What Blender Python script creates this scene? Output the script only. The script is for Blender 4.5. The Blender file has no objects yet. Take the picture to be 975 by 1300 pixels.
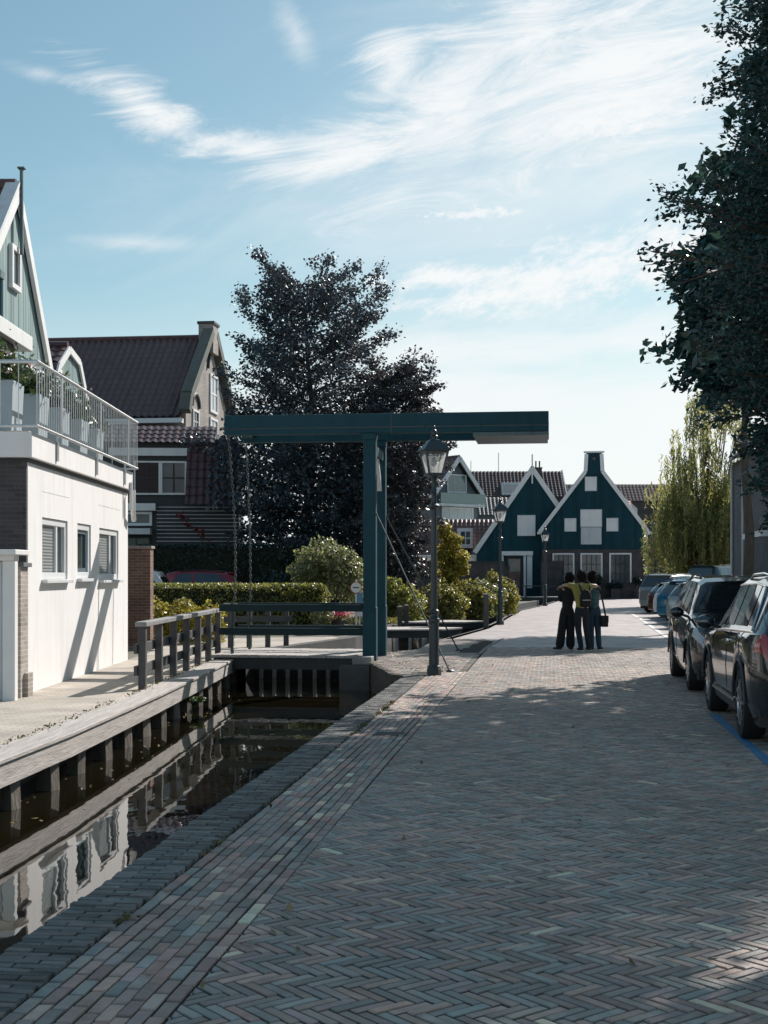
import bpy, bmesh, math, random
import numpy as np
from mathutils import Matrix, Vector, Quaternion
from mathutils.geometry import tessellate_polygon
R = math.radians
random.seed(7)
rng = np.random.default_rng(11)
SC = bpy.context.scene
COL = SC.collection
EYE, F, HZ = 1.70, 1700.0, 729.0          # eye height, focal length and horizon of the photograph (pixels)
TH = math.atan((700-487.5)/F)             # the street runs this far to the right of the view axis

def P(px, py, D):                          # a point of the photograph at distance D
    return Vector(((px-487.5)/F*D, D, EYE+(HZ-py)/F*D))
def S(x, y, z=0.0):                        # street frame -> world
    return Vector((x*math.cos(TH)+y*math.sin(TH), -x*math.sin(TH)+y*math.cos(TH), z))

# ------------------------------------------------------------------ materials
MATS = {}
def nodes_of(m):
    m.use_nodes = True
    return m.node_tree.nodes, m.node_tree.links, m.node_tree.nodes['Principled BSDF']
def mat(name, col, rough=.6, metal=0., var=.12, scale=3., bump=0., bscale=40., spec=.5, coat=0., stain=0., stretch=None, attr=None):
    if name in MATS: return MATS[name]
    m = bpy.data.materials.new(name); N, L, B = nodes_of(m)
    B.inputs['Roughness'].default_value = rough; B.inputs['Metallic'].default_value = metal
    B.inputs['Specular IOR Level'].default_value = spec
    if coat: B.inputs['Coat Weight'].default_value = coat; B.inputs['Coat Roughness'].default_value = .03
    tc = N.new('ShaderNodeTexCoord'); src = tc.outputs['Object']
    if stretch:
        mp = N.new('ShaderNodeMapping'); mp.inputs['Scale'].default_value = stretch
        L.new(src, mp.inputs['Vector']); src = mp.outputs['Vector']
    n = N.new('ShaderNodeTexNoise'); n.inputs['Scale'].default_value = scale; n.inputs['Detail'].default_value = 6; n.inputs['Roughness'].default_value = .65
    L.new(src, n.inputs['Vector'])
    rmp = N.new('ShaderNodeMapRange'); rmp.inputs['From Min'].default_value = .28; rmp.inputs['From Max'].default_value = .72
    rmp.inputs['To Min'].default_value = 1-var; rmp.inputs['To Max'].default_value = 1+var
    L.new(n.outputs['Fac'], rmp.inputs['Value'])
    mul = N.new('ShaderNodeVectorMath'); mul.operation = 'SCALE'; mul.inputs[0].default_value = col
    L.new(rmp.outputs['Result'], mul.inputs['Scale'])
    out = mul.outputs['Vector']
    if stain:                                # weathering streaks running down
        mp2 = N.new('ShaderNodeMapping'); mp2.inputs['Scale'].default_value = (3.5, 3.5, .35)
        n2 = N.new('ShaderNodeTexNoise'); n2.inputs['Scale'].default_value = 1.6; n2.inputs['Detail'].default_value = 7
        L.new(tc.outputs['Object'], mp2.inputs['Vector']); L.new(mp2.outputs['Vector'], n2.inputs['Vector'])
        r2 = N.new('ShaderNodeMapRange'); r2.inputs['From Min'].default_value = .5; r2.inputs['From Max'].default_value = .78
        r2.inputs['To Min'].default_value = 1; r2.inputs['To Max'].default_value = 1-stain
        L.new(n2.outputs['Fac'], r2.inputs['Value'])
        m2 = N.new('ShaderNodeVectorMath'); m2.operation = 'SCALE'
        L.new(out, m2.inputs[0]); L.new(r2.outputs['Result'], m2.inputs['Scale']); out = m2.outputs['Vector']
    if attr:
        at = N.new('ShaderNodeAttribute'); at.attribute_name = attr
        m3 = N.new('ShaderNodeVectorMath'); m3.operation = 'MULTIPLY'
        L.new(out, m3.inputs[0]); L.new(at.outputs['Color'], m3.inputs[1]); out = m3.outputs['Vector']
    L.new(out, B.inputs['Base Color'])
    rr = N.new('ShaderNodeMapRange'); rr.inputs['To Min'].default_value = max(0, rough-.1); rr.inputs['To Max'].default_value = min(1, rough+.1)
    L.new(n.outputs['Fac'], rr.inputs['Value']); L.new(rr.outputs['Result'], B.inputs['Roughness'])
    if bump:
        nb = N.new('ShaderNodeTexNoise'); nb.inputs['Scale'].default_value = bscale; nb.inputs['Detail'].default_value = 5
        L.new(src, nb.inputs['Vector'])
        bp = N.new('ShaderNodeBump'); bp.inputs['Strength'].default_value = bump; bp.inputs['Distance'].default_value = .02
        L.new(nb.outputs['Fac'], bp.inputs['Height']); L.new(bp.outputs['Normal'], B.inputs['Normal'])
    MATS[name] = m; return m

def brick_mat(name, c1, c2, mortar, bw=.21, bh=.065, flat=False, rough=.85):
    if name in MATS: return MATS[name]
    m = bpy.data.materials.new(name); N, L, B = nodes_of(m)
    tc = N.new('ShaderNodeTexCoord'); sp = N.new('ShaderNodeSeparateXYZ'); L.new(tc.outputs['Object'], sp.inputs[0])
    cb = N.new('ShaderNodeCombineXYZ')
    if flat:
        L.new(sp.outputs['X'], cb.inputs['X']); L.new(sp.outputs['Y'], cb.inputs['Y'])
    else:
        ad = N.new('ShaderNodeMath'); ad.operation = 'ADD'; L.new(sp.outputs['X'], ad.inputs[0]); L.new(sp.outputs['Y'], ad.inputs[1])
        L.new(ad.outputs[0], cb.inputs['X']); L.new(sp.outputs['Z'], cb.inputs['Y'])
    br = N.new('ShaderNodeTexBrick'); br.inputs['Scale'].default_value = 1; br.inputs['Brick Width'].default_value = bw
    br.inputs['Row Height'].default_value = bh; br.inputs['Mortar Size'].default_value = .006; br.inputs['Mortar Smooth'].default_value = .3
    br.inputs['Color1'].default_value = (*c1, 1); br.inputs['Color2'].default_value = (*c2, 1); br.inputs['Mortar'].default_value = (*mortar, 1)
    L.new(cb.outputs[0], br.inputs['Vector'])
    n = N.new('ShaderNodeTexNoise'); n.inputs['Scale'].default_value = 1.3; n.inputs['Detail'].default_value = 8; L.new(tc.outputs['Object'], n.inputs['Vector'])
    r = N.new('ShaderNodeMapRange'); r.inputs['From Min'].default_value = .3; r.inputs['From Max'].default_value = .7
    r.inputs['To Min'].default_value = .72; r.inputs['To Max'].default_value = 1.25; L.new(n.outputs['Fac'], r.inputs['Value'])
    mu = N.new('ShaderNodeVectorMath'); mu.operation = 'SCALE'; L.new(br.outputs['Color'], mu.inputs[0]); L.new(r.outputs['Result'], mu.inputs['Scale'])
    L.new(mu.outputs['Vector'], B.inputs['Base Color']); B.inputs['Roughness'].default_value = rough
    bp = N.new('ShaderNodeBump'); bp.inputs['Strength'].default_value = .6; bp.inputs['Distance'].default_value = .006; bp.invert = True
    L.new(br.outputs['Fac'], bp.inputs['Height']); L.new(bp.outputs['Normal'], B.inputs['Normal'])
    MATS[name] = m; return m

def leaf_mat(name, col, trans=None, tw=.35):
    if name in MATS: return MATS[name]
    m = bpy.data.materials.new(name); N, L, B = nodes_of(m)
    at = N.new('ShaderNodeAttribute'); at.attribute_name = 'tint'
    mu = N.new('ShaderNodeVectorMath'); mu.operation = 'MULTIPLY'; mu.inputs[0].default_value = col; L.new(at.outputs['Color'], mu.inputs[1])
    L.new(mu.outputs['Vector'], B.inputs['Base Color']); B.inputs['Roughness'].default_value = .38; B.inputs['Specular IOR Level'].default_value = .5
    tr = N.new('ShaderNodeBsdfTranslucent'); mt = N.new('ShaderNodeVectorMath'); mt.operation = 'MULTIPLY'
    mt.inputs[0].default_value = trans or col; L.new(at.outputs['Color'], mt.inputs[1]); L.new(mt.outputs['Vector'], tr.inputs['Color'])
    mx = N.new('ShaderNodeMixShader'); mx.inputs[0].default_value = tw
    L.new(B.outputs[0], mx.inputs[1]); L.new(tr.outputs[0], mx.inputs[2])
    L.new(mx.outputs[0], N['Material Output'].inputs['Surface'])
    MATS[name] = m; return m

def glass_mat(name, col=(.02,.028,.032), rough=.04, coat=.0):
    return mat(name, col, rough=rough, var=.05, spec=.8)

# ------------------------------------------------------------------ mesh builder
class MB:
    def __init__(s): s.v = []; s.f = []; s.m = []; s.c = []; s.mi = 0; s.col = None
    def add(s, vs, fs):
        b = len(s.v); s.v += [tuple(v) for v in vs]
        for f in fs:
            s.f.append([b+i for i in f]); s.m.append(s.mi); s.c.append(s.col)
    def box(s, c, d, M=None):
        cx, cy, cz = c; x, y, z = d[0]/2, d[1]/2, d[2]/2
        vs = [Vector((cx+i*x, cy+j*y, cz+k*z)) for i in (-1,1) for j in (-1,1) for k in (-1,1)]
        if M: vs = [M @ v for v in vs]
        s.add(vs, [(0,1,3,2),(4,6,7,5),(0,4,5,1),(2,3,7,6),(0,2,6,4),(1,5,7,3)]); return s
    def bb(s, x0, x1, y0, y1, z0, z1): return s.box(((x0+x1)/2,(y0+y1)/2,(z0+z1)/2),(abs(x1-x0),abs(y1-y0),abs(z1-z0)))
    def bar(s, a, b, w, h, up=(0,0,1)):     # rectangular bar a->b, w sideways, h along up
        a, b = Vector(a), Vector(b); d = (b-a).normalized(); up = Vector(up)
        sd = d.cross(up); sd = sd.normalized() if sd.length > 1e-6 else Vector((1,0,0)); u = sd.cross(d).normalized()
        vs = [p+sd*(i*w/2)+u*(j*h/2) for p in (a,b) for i,j in ((-1,-1),(1,-1),(1,1),(-1,1))]
        s.add(vs, [(3,2,1,0),(4,5,6,7),(0,1,5,4),(1,2,6,5),(2,3,7,6),(3,0,4,7)]); return s
    def tube(s, pts, rs, n=8, cap=True):
        pts = [Vector(p) for p in pts]
        if not hasattr(rs, '__len__'): rs = [rs]*len(pts)
        b = []; ref = None
        for i, p in enumerate(pts):
            d = (pts[min(i+1,len(pts)-1)]-pts[max(i-1,0)]).normalized()
            if ref is None: ref = d.orthogonal().normalized()
            u = (ref-d*ref.dot(d)); u = u.normalized() if u.length > 1e-6 else d.orthogonal().normalized()
            ref = u; w = d.cross(u)
            b += [p+(u*math.cos(2*math.pi*k/n)+w*math.sin(2*math.pi*k/n))*rs[i] for k in range(n)]
        fs = [(i*n+k, i*n+(k+1)%n, (i+1)*n+(k+1)%n, (i+1)*n+k) for i in range(len(pts)-1) for k in range(n)]
        if cap: fs += [tuple(range(n-1,-1,-1)), tuple((len(pts)-1)*n+k for k in range(n))]
        s.add(b, fs); return s
    def lathe(s, prof, c=(0,0,0), n=16, a0=0., M=None, sq=None):  # prof [(r,z)]
        vs = []
        for r, z in prof:
            for k in range(n):
                a = a0+2*math.pi*k/n; v = Vector((c[0]+r*math.cos(a), c[1]+r*math.sin(a), c[2]+z)); vs.append(M @ v if M else v)
        fs = [(i*n+k, i*n+(k+1)%n, (i+1)*n+(k+1)%n, (i+1)*n+k) for i in range(len(prof)-1) for k in range(n)]
        fs += [tuple(range(n-1,-1,-1)), tuple((len(prof)-1)*n+k for k in range(n))]
        s.add(vs, fs); return s
    def prism(s, poly, y0, y1):              # polygon in x,z extruded along y
        n = len(poly); vs = [Vector((x,y0,z)) for x,z in poly]+[Vector((x,y1,z)) for x,z in poly]
        s.add(vs, [tuple(range(n)), tuple(range(2*n-1,n-1,-1))]+[(i,n+i,n+(i+1)%n,(i+1)%n) for i in range(n)]); return s
    def slab(s, poly, z0, z1):               # polygon in x,y extruded along z
        n = len(poly); vs = [Vector((x,y,z1)) for x,y in poly]+[Vector((x,y,z0)) for x,y in poly]
        s.add(vs, [tuple(range(n)), tuple(range(2*n-1,n-1,-1))]+[(i,n+i,n+(i+1)%n,(i+1)%n) for i in range(n)]); return s
    def ell(s, c, r, n=10, m=7, M=None):
        prof = [(max(1e-4,math.sin(math.pi*i/m)), -math.cos(math.pi*i/m)) for i in range(m+1)]
        T = Matrix.Translation(c) @ (M.to_4x4() if M else Matrix()) @ Matrix.Diagonal((*r,1)); return s.lathe(prof, n=n, M=T)
    def build(s, name, mats, parent=None, smooth=False, bevel=0., fix=True):
        me = bpy.data.meshes.new(name); me.from_pydata(s.v, [], s.f); 
        ms = mats if isinstance(mats, (list,tuple)) else [mats]
        for m in ms: me.materials.append(m)
        if len(ms) > 1: me.polygons.foreach_set('material_index', s.m)
        if any(c is not None for c in s.c) or any(m.name in ('dark_green_boards','grey_green_boards') for m in ms):
            at = me.attributes.new('tint', 'FLOAT_COLOR', 'FACE')
            at.data.foreach_set('color', np.array([(*(c or (1,1,1)),1) for c in s.c], dtype=np.float32).ravel())
        if fix:
            bm = bmesh.new(); bm.from_mesh(me); bmesh.ops.recalc_face_normals(bm, faces=bm.faces)
            bm.to_mesh(me); bm.free()
        if smooth:
            me.polygons.foreach_set('use_smooth', [True]*len(me.polygons)); 
            try: me.set_sharp_from_angle(angle=R(smooth if smooth is not True else 40))
            except Exception: pass
        o = bpy.data.objects.new(name, me); COL.objects.link(o)
        if bevel:
            bv = o.modifiers.new('bevel','BEVEL'); bv.width = bevel; bv.segments = 2; bv.limit_method = 'ANGLE'; bv.harden_normals = False
        if parent: o.parent = parent
        return o

def thing(name, label, cat, loc=(0,0,0), rz=0., group=None):
    o = bpy.data.objects.new(name, None); COL.objects.link(o); o.location = loc; o.rotation_euler = (0,0,rz)
    o.empty_display_size = .2
    return tag(o, label, cat, group)
def tag(o, label, cat, group=None, kind=None):
    o['label'] = label; o['category'] = cat
    if group: o['group'] = group
    if kind: o['kind'] = kind
    return o
def struct(o): o['kind'] = 'structure'; return o
def copy_tree(o, parent=None):
    c = o.copy(); COL.objects.link(c)
    if parent: c.parent = parent
    for ch in list(o.children): copy_tree(ch, c)
    return c
def dup(o, loc, rz=None, label=None):
    c = copy_tree(o); c.location = loc
    if rz is not None: c.rotation_euler = (0,0,rz)
    if label: c['label'] = label
    return c

def leaves(name, pts, size, m, parent=None, tint=(.6,1.4), hue=.12, up=.35, aspect=1.7, dirs=None, seed=0, outward=None):
    """many folded leaf faces at the given points"""
    g = np.random.default_rng(seed); pts = np.asarray(pts, dtype=np.float64); n = len(pts)
    sz = size*g.uniform(.65,1.25,n)
    a = g.normal(size=(n,3)) if dirs is None else np.asarray(dirs)+g.normal(size=(n,3))*.55
    a /= np.linalg.norm(a,axis=1,keepdims=True)
    nz = g.normal(size=(n,3)); nz[:,2] += up*3
    if outward is not None: nz += outward*1.5
    b = np.cross(nz,a); b /= (np.linalg.norm(b,axis=1,keepdims=True)+1e-9); c = np.cross(a,b)
    L = (sz*aspect/2)[:,None]; W = (sz/2)[:,None]
    v = np.stack([pts-a*L, pts+b*W-c*W*.25+a*L*.1, pts+a*L, pts-b*W-c*W*.25+a*L*.1], axis=1).reshape(-1,3)
    me = bpy.data.meshes.new(name); me.vertices.add(4*n); me.loops.add(6*n); me.polygons.add(2*n)
    me.vertices.foreach_set('co', v.astype(np.float32).ravel())
    i = np.arange(n)*4; lo = np.stack([i,i+1,i+2,i,i+2,i+3],axis=1).ravel()
    me.loops.foreach_set('vertex_index', lo.astype(np.int32)); me.polygons.foreach_set('loop_start', (np.arange(2*n)*3).astype(np.int32))
    me.materials.append(m); me.update(calc_edges=True)
    t = g.uniform(tint[0],tint[1],n); hs = g.normal(0,hue,n)
    colr = np.stack([t*(1+hs), t*(1+hs*.2), t*(1-hs*.6), np.ones(n)],axis=1).clip(0,3)
    at = me.attributes.new('tint','FLOAT_COLOR','FACE'); at.data.foreach_set('color', np.repeat(colr,2,axis=0).astype(np.float32).ravel())
    me.validate(); o = bpy.data.objects.new(name, me); COL.objects.link(o)
    if parent: o.parent = parent
    return o

def grow(root, trunk_h, trunk_r, prof, nbr, leaf, lmat, bark, seed=1, sub=9, per=26, droop=.15, rise=(.1,.9), asp=1.6, fill=0, tint=(.55,1.4), hue=.1, lean=(0,0), z0=None, up=.35, jit=.6, strand=None, core=.8, bias=None, lv=(.72,1.12)):
    """tapered trunk, limbs with side twigs, and leaves along every twig; prof = [(z, radius)]"""
    g = random.Random(seed); zs = [p[0] for p in prof]; top = zs[-1]; z0 = z0 if z0 is not None else zs[0]
    rad = lambda z: float(np.interp(z, zs, [p[1] for p in prof]))
    ax = lambda z: Vector((lean[0]*z/top+.12*math.sin(z*.9+seed), lean[1]*z/top+.12*math.cos(z*.7+seed), z))
    tb = MB(); k = 9; tb.tube([ax(top*i/k*.97) for i in range(k+1)], [trunk_r*(1-.93*(i/k)**.8)*(1.35 if i == 0 else 1) for i in range(k+1)], 9)
    tb.build('trunk', bark, root, smooth=60)
    br = MB(); pts = []; dirs = []
    for b in range(nbr):
        u = (b+.5)/nbr; z = z0+(top-z0)*(u**.92)*.97; az = b*2.39996+g.uniform(-.4,.4); Lb = rad(z)*g.uniform(*lv)
        if bias: Lb *= 1+bias[2]*math.cos(az-math.atan2(bias[1],bias[0]))
        el = rise[0]+(rise[1]-rise[0])*u+g.uniform(-.15,.15)
        d = Vector((math.cos(az)*math.cos(el), math.sin(az)*math.cos(el), math.sin(el))); start = ax(max(.4,z-Lb*math.sin(el)*.5)); n = 6
        line = [start+d*(Lb*i/n)+Vector((0,0,-droop*Lb*(i/n)**2))+Vector((g.uniform(-1,1),g.uniform(-1,1),g.uniform(-.6,.6)))*(.05*Lb*(i>0)) for i in range(n+1)]
        rb = max(.012, trunk_r*.28*(1-u*.75)); br.tube(line, [rb*(1-.85*i/n)+.004 for i in range(n+1)], 5, cap=False)
        for q in range(sub):
            t = .22+.78*(q+.5)/sub; f = t*n; i = min(n-1,int(f)); p = line[i].lerp(line[i+1], f-i); dd = (line[i+1]-line[i]).normalized()
            sd = dd.cross(Vector((0,0,1))).normalized()*(1 if q % 2 else -1)
            sdv = (dd*g.uniform(.45,1.)+sd*g.uniform(.4,.95)+Vector((0,0,g.uniform(-.25,.45)))).normalized(); Ls = Lb*g.uniform(.2,.42)*(1.15-.45*t)
            if q == sub-1: sdv = dd; Ls = Lb*.12
            e = p+sdv*Ls+Vector((0,0,-droop*Ls*.8)); br.tube([p,(p+e)/2+Vector((0,0,droop*Ls*.15)),e],[rb*.3+.003,rb*.18+.003,.003],4,cap=False)
            for _ in range(per):
                s_ = g.random()**.8; c = p.lerp(e,s_); w = leaf*jit*3.2
                pts.append((c.x+g.gauss(0,.5)*w, c.y+g.gauss(0,.5)*w, c.z+g.gauss(0,.42)*w)); dirs.append((sdv.x,sdv.y,sdv.z-.35))
    for _ in range(fill):
        z = g.uniform(z0,top*.93); a = g.uniform(0,6.283); r = rad(z)*core*math.sqrt(g.random())*(1+(bias[2]*math.cos(a-math.atan2(bias[1],bias[0])) if bias else 0)); c = ax(z)
        pts.append((c.x+r*math.cos(a), c.y+r*math.sin(a), z)); dirs.append((math.cos(a),math.sin(a),-.3))
    br.build('branches', bark, root, smooth=60, fix=False)
    return leaves('crown', pts, leaf, lmat, root, tint=tint, hue=hue, dirs=dirs, aspect=asp, seed=seed, up=up)

def bush(root, blobs, leaf, n, lmat, seed=0, part='foliage', tint=(.55,1.45), hue=.1, inner=True, twig=None):
    """leaf clumps on and inside a few ellipsoids; blobs = [(x,y,z,rx,ry,rz)]"""
    g = np.random.default_rng(seed); P_ = []; O_ = []; vol = np.array([b[3]*b[4]+b[4]*b[5]+b[3]*b[5] for b in blobs]); k = (vol/vol.sum()*n).astype(int)
    for b, m in zip(blobs, k):
        d = g.normal(size=(m,3)); d /= np.linalg.norm(d,axis=1,keepdims=True)
        lump = 1+.16*np.sin(d[:,0]*5+b[0]*3)*np.sin(d[:,1]*4.3+seed)+.14*np.sin(d[:,2]*6+b[1])
        r = (g.random(m)**.28)*lump; P_.append(np.array(b[:3])+d*r[:,None]*np.array(b[3:])); O_.append(d)
    p = np.concatenate(P_); o_ = np.concatenate(O_); ok = p[:,2] > .02
    if twig:
        t = MB()
        for b in blobs:
            t.tube([(b[0]*.3,b[1]*.3,0),(b[0]*.8,b[1]*.8,b[2]*.6),(b[0],b[1],b[2])],[.035,.025,.01],6)
        t.build('stem', twig, root)
    return leaves(part, p[ok], leaf, lmat, root, tint=tint, hue=hue, seed=seed, outward=o_[ok]*.9)

def pantile(mb, o, u, w, v, l, nrm, col=.24, row=.34, amp=.035, seg=6, lip=.028):
    o, u, v, nrm = Vector(o), Vector(u).normalized(), Vector(v).normalized(), Vector(nrm).normalized()
    nc = max(2,int(round(w/col))); nr = max(2,int(round(l/row))); xs = [(c+s/seg) for c in range(nc) for s in range(seg)]+[nc]
    vs = []; rows = []
    for r in range(nr):
        rows += [(r*l/nr, lip), ((r+.98)*l/nr, 0.)]
    W_ = len(xs)
    for y, lp_ in rows:
        for x in xs:
            ph = (x % 1.0); h = amp*(math.sin(math.pi*min(1,ph/.62)) if ph < .62 else -.35*math.sin(math.pi*(ph-.62)/.38))
            vs.append(o+u*(x*w/nc)+v*y+nrm*(h+lp_+.03))
    fs = [(j*W_+i, j*W_+i+1, (j+1)*W_+i+1, (j+1)*W_+i) for j in range(len(rows)-1) for i in range(W_-1)]
    mb.add(vs, fs); return mb
SKY_STR, EXPO, SKY_TINT, CLOUD, SHOULDER = .10, .45, (.86,1.07,.96), (6.9,7.05,7.1), .04
# ------------------------------------------------------------------ shared materials
M_brick = mat('paver', (1,1,1), rough=.64, var=.24, scale=7, bump=.3, bscale=90, attr='tint', stain=.28)
M_cope = mat('coping_brick', (1,1,1), rough=.85, var=.35, scale=6, bump=.4, bscale=60, attr='tint')
M_joint = mat('joint_sand', (.018,.017,.015), rough=.95, var=.3, scale=6, bump=.5)
M_street = brick_mat('street_brick', (.31,.275,.27), (.40,.35,.335), (.2,.18,.175), .2, .06, flat=True, rough=.62)
M_quayp = brick_mat('quay_brick', (.40,.36,.31), (.47,.42,.36), (.27,.24,.2), .21, .105, flat=True)
M_ground = mat('earth', (.15,.14,.11), rough=.95, var=.3, scale=.8, bump=.6, bscale=8)
M_wood = mat('weathered_wood', (.36,.33,.30), rough=.8, var=.28, scale=2.2, bump=.35, bscale=14, stretch=(1,1,9), stain=.25)
M_woodh = mat('weathered_plank', (.42,.39,.36), rough=.8, var=.3, scale=3, bump=.35, bscale=10, stretch=(6,.5,6))
M_pile = mat('wet_pile', (.19,.165,.135), rough=.75, var=.35, scale=3, bump=.5, bscale=14, stretch=(2,2,.6), stain=.5)
M_darkw = mat('dark_timber', (.035,.04,.042), rough=.6, var=.3, scale=3, bump=.3, bscale=12)
M_rail = mat('dark_rail_wood', (.075,.075,.075), rough=.6, var=.3, scale=3, bump=.3, bscale=16, stain=.2)
M_handrail = mat('handrail_wood', (.25,.25,.245), rough=.65, var=.3, scale=3, bump=.3, bscale=16)
M_teal = mat('teal_paint', (.011,.060,.080), rough=.6, var=.16, scale=2, bump=.1, bscale=20, stain=.15, spec=.25)
M_teald = mat('dark_teal_rail_paint', (.010,.030,.036), rough=.6, var=.2, scale=2, stain=.15, spec=.25)
M_teall = mat('weathered_teal_paint', (.09,.14,.15), rough=.5, var=.2, scale=2, stain=.2)
M_white = mat('white_paint', (.78,.78,.77), rough=.5, var=.05, scale=2, stain=.1)
M_whited = mat('dull_white_paint', (.62,.65,.66), rough=.55, var=.08, scale=2, stain=.18)
M_render = mat('white_render', (.80,.79,.775), rough=.85, var=.035, scale=1.2, bump=.16, bscale=70, stain=.12)
M_iron = mat('cast_iron', (.018,.035,.042), rough=.38, var=.2, scale=8, bump=.1, bscale=60, spec=.6)
M_steel = mat('galvanised', (.55,.56,.56), rough=.38, metal=.7, var=.12, scale=10)
M_chain = mat('old_chain', (.16,.17,.17), rough=.5, metal=.6, var=.3, scale=20)
M_glass = glass_mat('window_glass',(.015,.03,.034))
M_tile = mat('dark_pantile', (.092,.050,.048), rough=.32, var=.4, scale=4, bump=.2, bscale=30)
M_tilef = mat('far_pantile', (.075,.052,.055), rough=.75, var=.3, scale=3)
M_tiler = mat('red_pantile', (.14,.07,.06), rough=.5, var=.3, scale=3, bump=.2, bscale=30)
M_tileo = mat('orange_pantile', (.33,.11,.06), rough=.6, var=.2, scale=3)
M_dbrick = brick_mat('dark_brick', (.05,.045,.048), (.085,.07,.07), (.10,.10,.10))
M_rbrick = brick_mat('red_brown_brick', (.13,.07,.055), (.22,.12,.09), (.26,.23,.20))
M_gbrick = brick_mat('grey_buff_brick', (.25,.22,.20), (.33,.29,.265), (.38,.36,.33))
M_ybrick = brick_mat('buff_brick', (.30,.26,.225), (.42,.37,.33), (.55,.53,.50))
M_bark = mat('bark', (.085,.07,.055), rough=.9, var=.35, scale=5, bump=.7, bscale=18, stretch=(2,2,.5))
M_tar = mat('tarred_boards', (.018,.022,.026), rough=.5, var=.3, scale=2)
M_green = mat('dark_green_boards', (.008,.051,.068), rough=.65, var=.15, scale=1.5, stain=.15, spec=.2, attr='tint')
M_aqua = mat('grey_green_boards', (.20,.29,.285), rough=.6, var=.07, scale=1.5, stain=.08, attr='tint')

# ------------------------------------------------------------------ water, ground, canal
LB = [(-5.2,-9),(-4.0,5),(-3.5,12.2),(-3.35,14.2),(-3.25,16.75),(-3.18,18.8),(-3.1,22),(-3.03,25.8),(-2.95,28.6),(-.75,35.5),(.3,44),(1.9,52),(3.6,58),(5.6,68),(8.2,78),(11.6,92.5)]
KX, SX, HX = -2.41, -2.08, -1.46          # canal edge, inner side of the coping, inner side of the brick strip (street frame)
_a = [S(KX,y).to_2d() for y in (-9,0,8,16,22.5)]
RB = [tuple(p) for p in _a]+[(.12,22.95),(-.28,26.0),(-.28,28.7),(.74,30.4),(1.53,35.2),(3.02,41.9),(4.13,49),(6.19,62.8),(8.73,74),(11.8,90.3),(12.3,92.5)]

def sheet(name, poly, z, m):
    me = bpy.data.meshes.new(name); bm = bmesh.new()
    polys = poly if isinstance(poly[0][0], (list,tuple)) else [poly]
    for pl in polys:
        vv = [bm.verts.new((x,y,z)) for x,y in pl]
        for t in tessellate_polygon([[Vector((x,y,0)) for x,y in pl]]): bm.faces.new([vv[i] for i in t])
    bmesh.ops.recalc_face_normals(bm, faces=bm.faces)
    for f in bm.faces:
        if f.normal.z < 0: f.normal_flip()
    bm.to_mesh(me); bm.free(); me.materials.append(m)
    o = bpy.data.objects.new(name, me); COL.objects.link(o); return o
struct(sheet('ground', [[LB[i],LB[i+1],(-900,LB[i+1][1]),(-900,LB[i][1])] for i in range(len(LB)-1)]+[[RB[i],RB[i+1],(900,RB[i+1][1]),(900,RB[i][1])] for i in range(len(RB)-1)]+[[(-900,92.5),(11.6,92.5),(11.6,1500),(-900,1500)],[(12.3,92.5),(900,92.5),(900,1500),(12.3,1500)],[(11.6,92.5),(12.3,92.5),(12.3,1500),(11.6,1500)]], -.014, M_ground))

mw = bpy.data.materials.new('canal_water'); N, L, B = nodes_of(mw)
B.inputs['Base Color'].default_value = (.010,.0085,.004,1); B.inputs['Roughness'].default_value = .015; B.inputs['IOR'].default_value = 1.85
B.inputs['Specular IOR Level'].default_value = .75
tc = N.new('ShaderNodeTexCoord'); mp = N.new('ShaderNodeMapping'); mp.inputs['Scale'].default_value = (1.6,.55,1)
n1 = N.new('ShaderNodeTexNoise'); n1.inputs['Scale'].default_value = 2.2; n1.inputs['Detail'].default_value = 2.5
L.new(tc.outputs['Object'], mp.inputs[0]); L.new(mp.outputs[0], n1.inputs['Vector'])
bp = N.new('ShaderNodeBump'); bp.inputs['Strength'].default_value = .02; bp.inputs['Distance'].default_value = .1
L.new(n1.outputs['Fac'], bp.inputs['Height']); L.new(bp.outputs['Normal'], B.inputs['Normal'])
struct(sheet('canal_water', [(-9,-12),(14,-12),(14,94),(-9,94)], -.54, mw))

def along(pts, step):
    """points at even steps along a polyline, with direction"""
    out = []; carry = 0.
    for a, b in zip(pts, pts[1:]):
        a, b = Vector(a), Vector(b); l = (b-a).length; d = (b-a)/l; t = carry
        while t < l: out.append((a+d*t, d)); t += step
        carry = t-l
    return out
def wall_strip(name, pts, z0, z1, th, side, m):
    b = MB()
    off = []
    for i, p in enumerate(pts):
        d = Vector(pts[min(i+1,len(pts)-1)])-Vector(pts[max(i-1,0)]); d.normalize(); nrm = Vector((-d.y,d.x))*side; off.append(Vector(p)+nrm*th)
    n = len(pts); vs = [(*p,z) for z in (z0,z1) for p in pts]+[(o.x,o.y,z) for z in (z0,z1) for o in off]
    fs = []
    for i in range(n-1):
        fs += [(i,i+1,n+i+1,n+i),(2*n+i,2*n+i+1,3*n+i+1,3*n+i),(n+i,n+i+1,3*n+i+1,3*n+i),(i,i+1,2*n+i+1,2*n+i)]
    b.add(vs, fs); return b.build(name, m)
M_cwall = brick_mat('canal_brick', (.06,.055,.05), (.10,.085,.075), (.07,.07,.06))
tag(wall_strip('canal_wall', RB[:5], -1.2, -.028, .25, -1, M_cwall), 'dark brick wall of the canal under the street edge coping', 'canal wall')
tag(wall_strip('canal_wall', RB[4:9], -1.2, -.016, .25, -1, M_cwall), 'short dark retaining wall of the canal beside the drawbridge post', 'canal wall')
tag(wall_strip('canal_wall', RB[8:], -1.2, -.004, .25, -1, M_rail), 'low dark timber retaining wall along the street beyond the drawbridge', 'canal wall')
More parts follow.
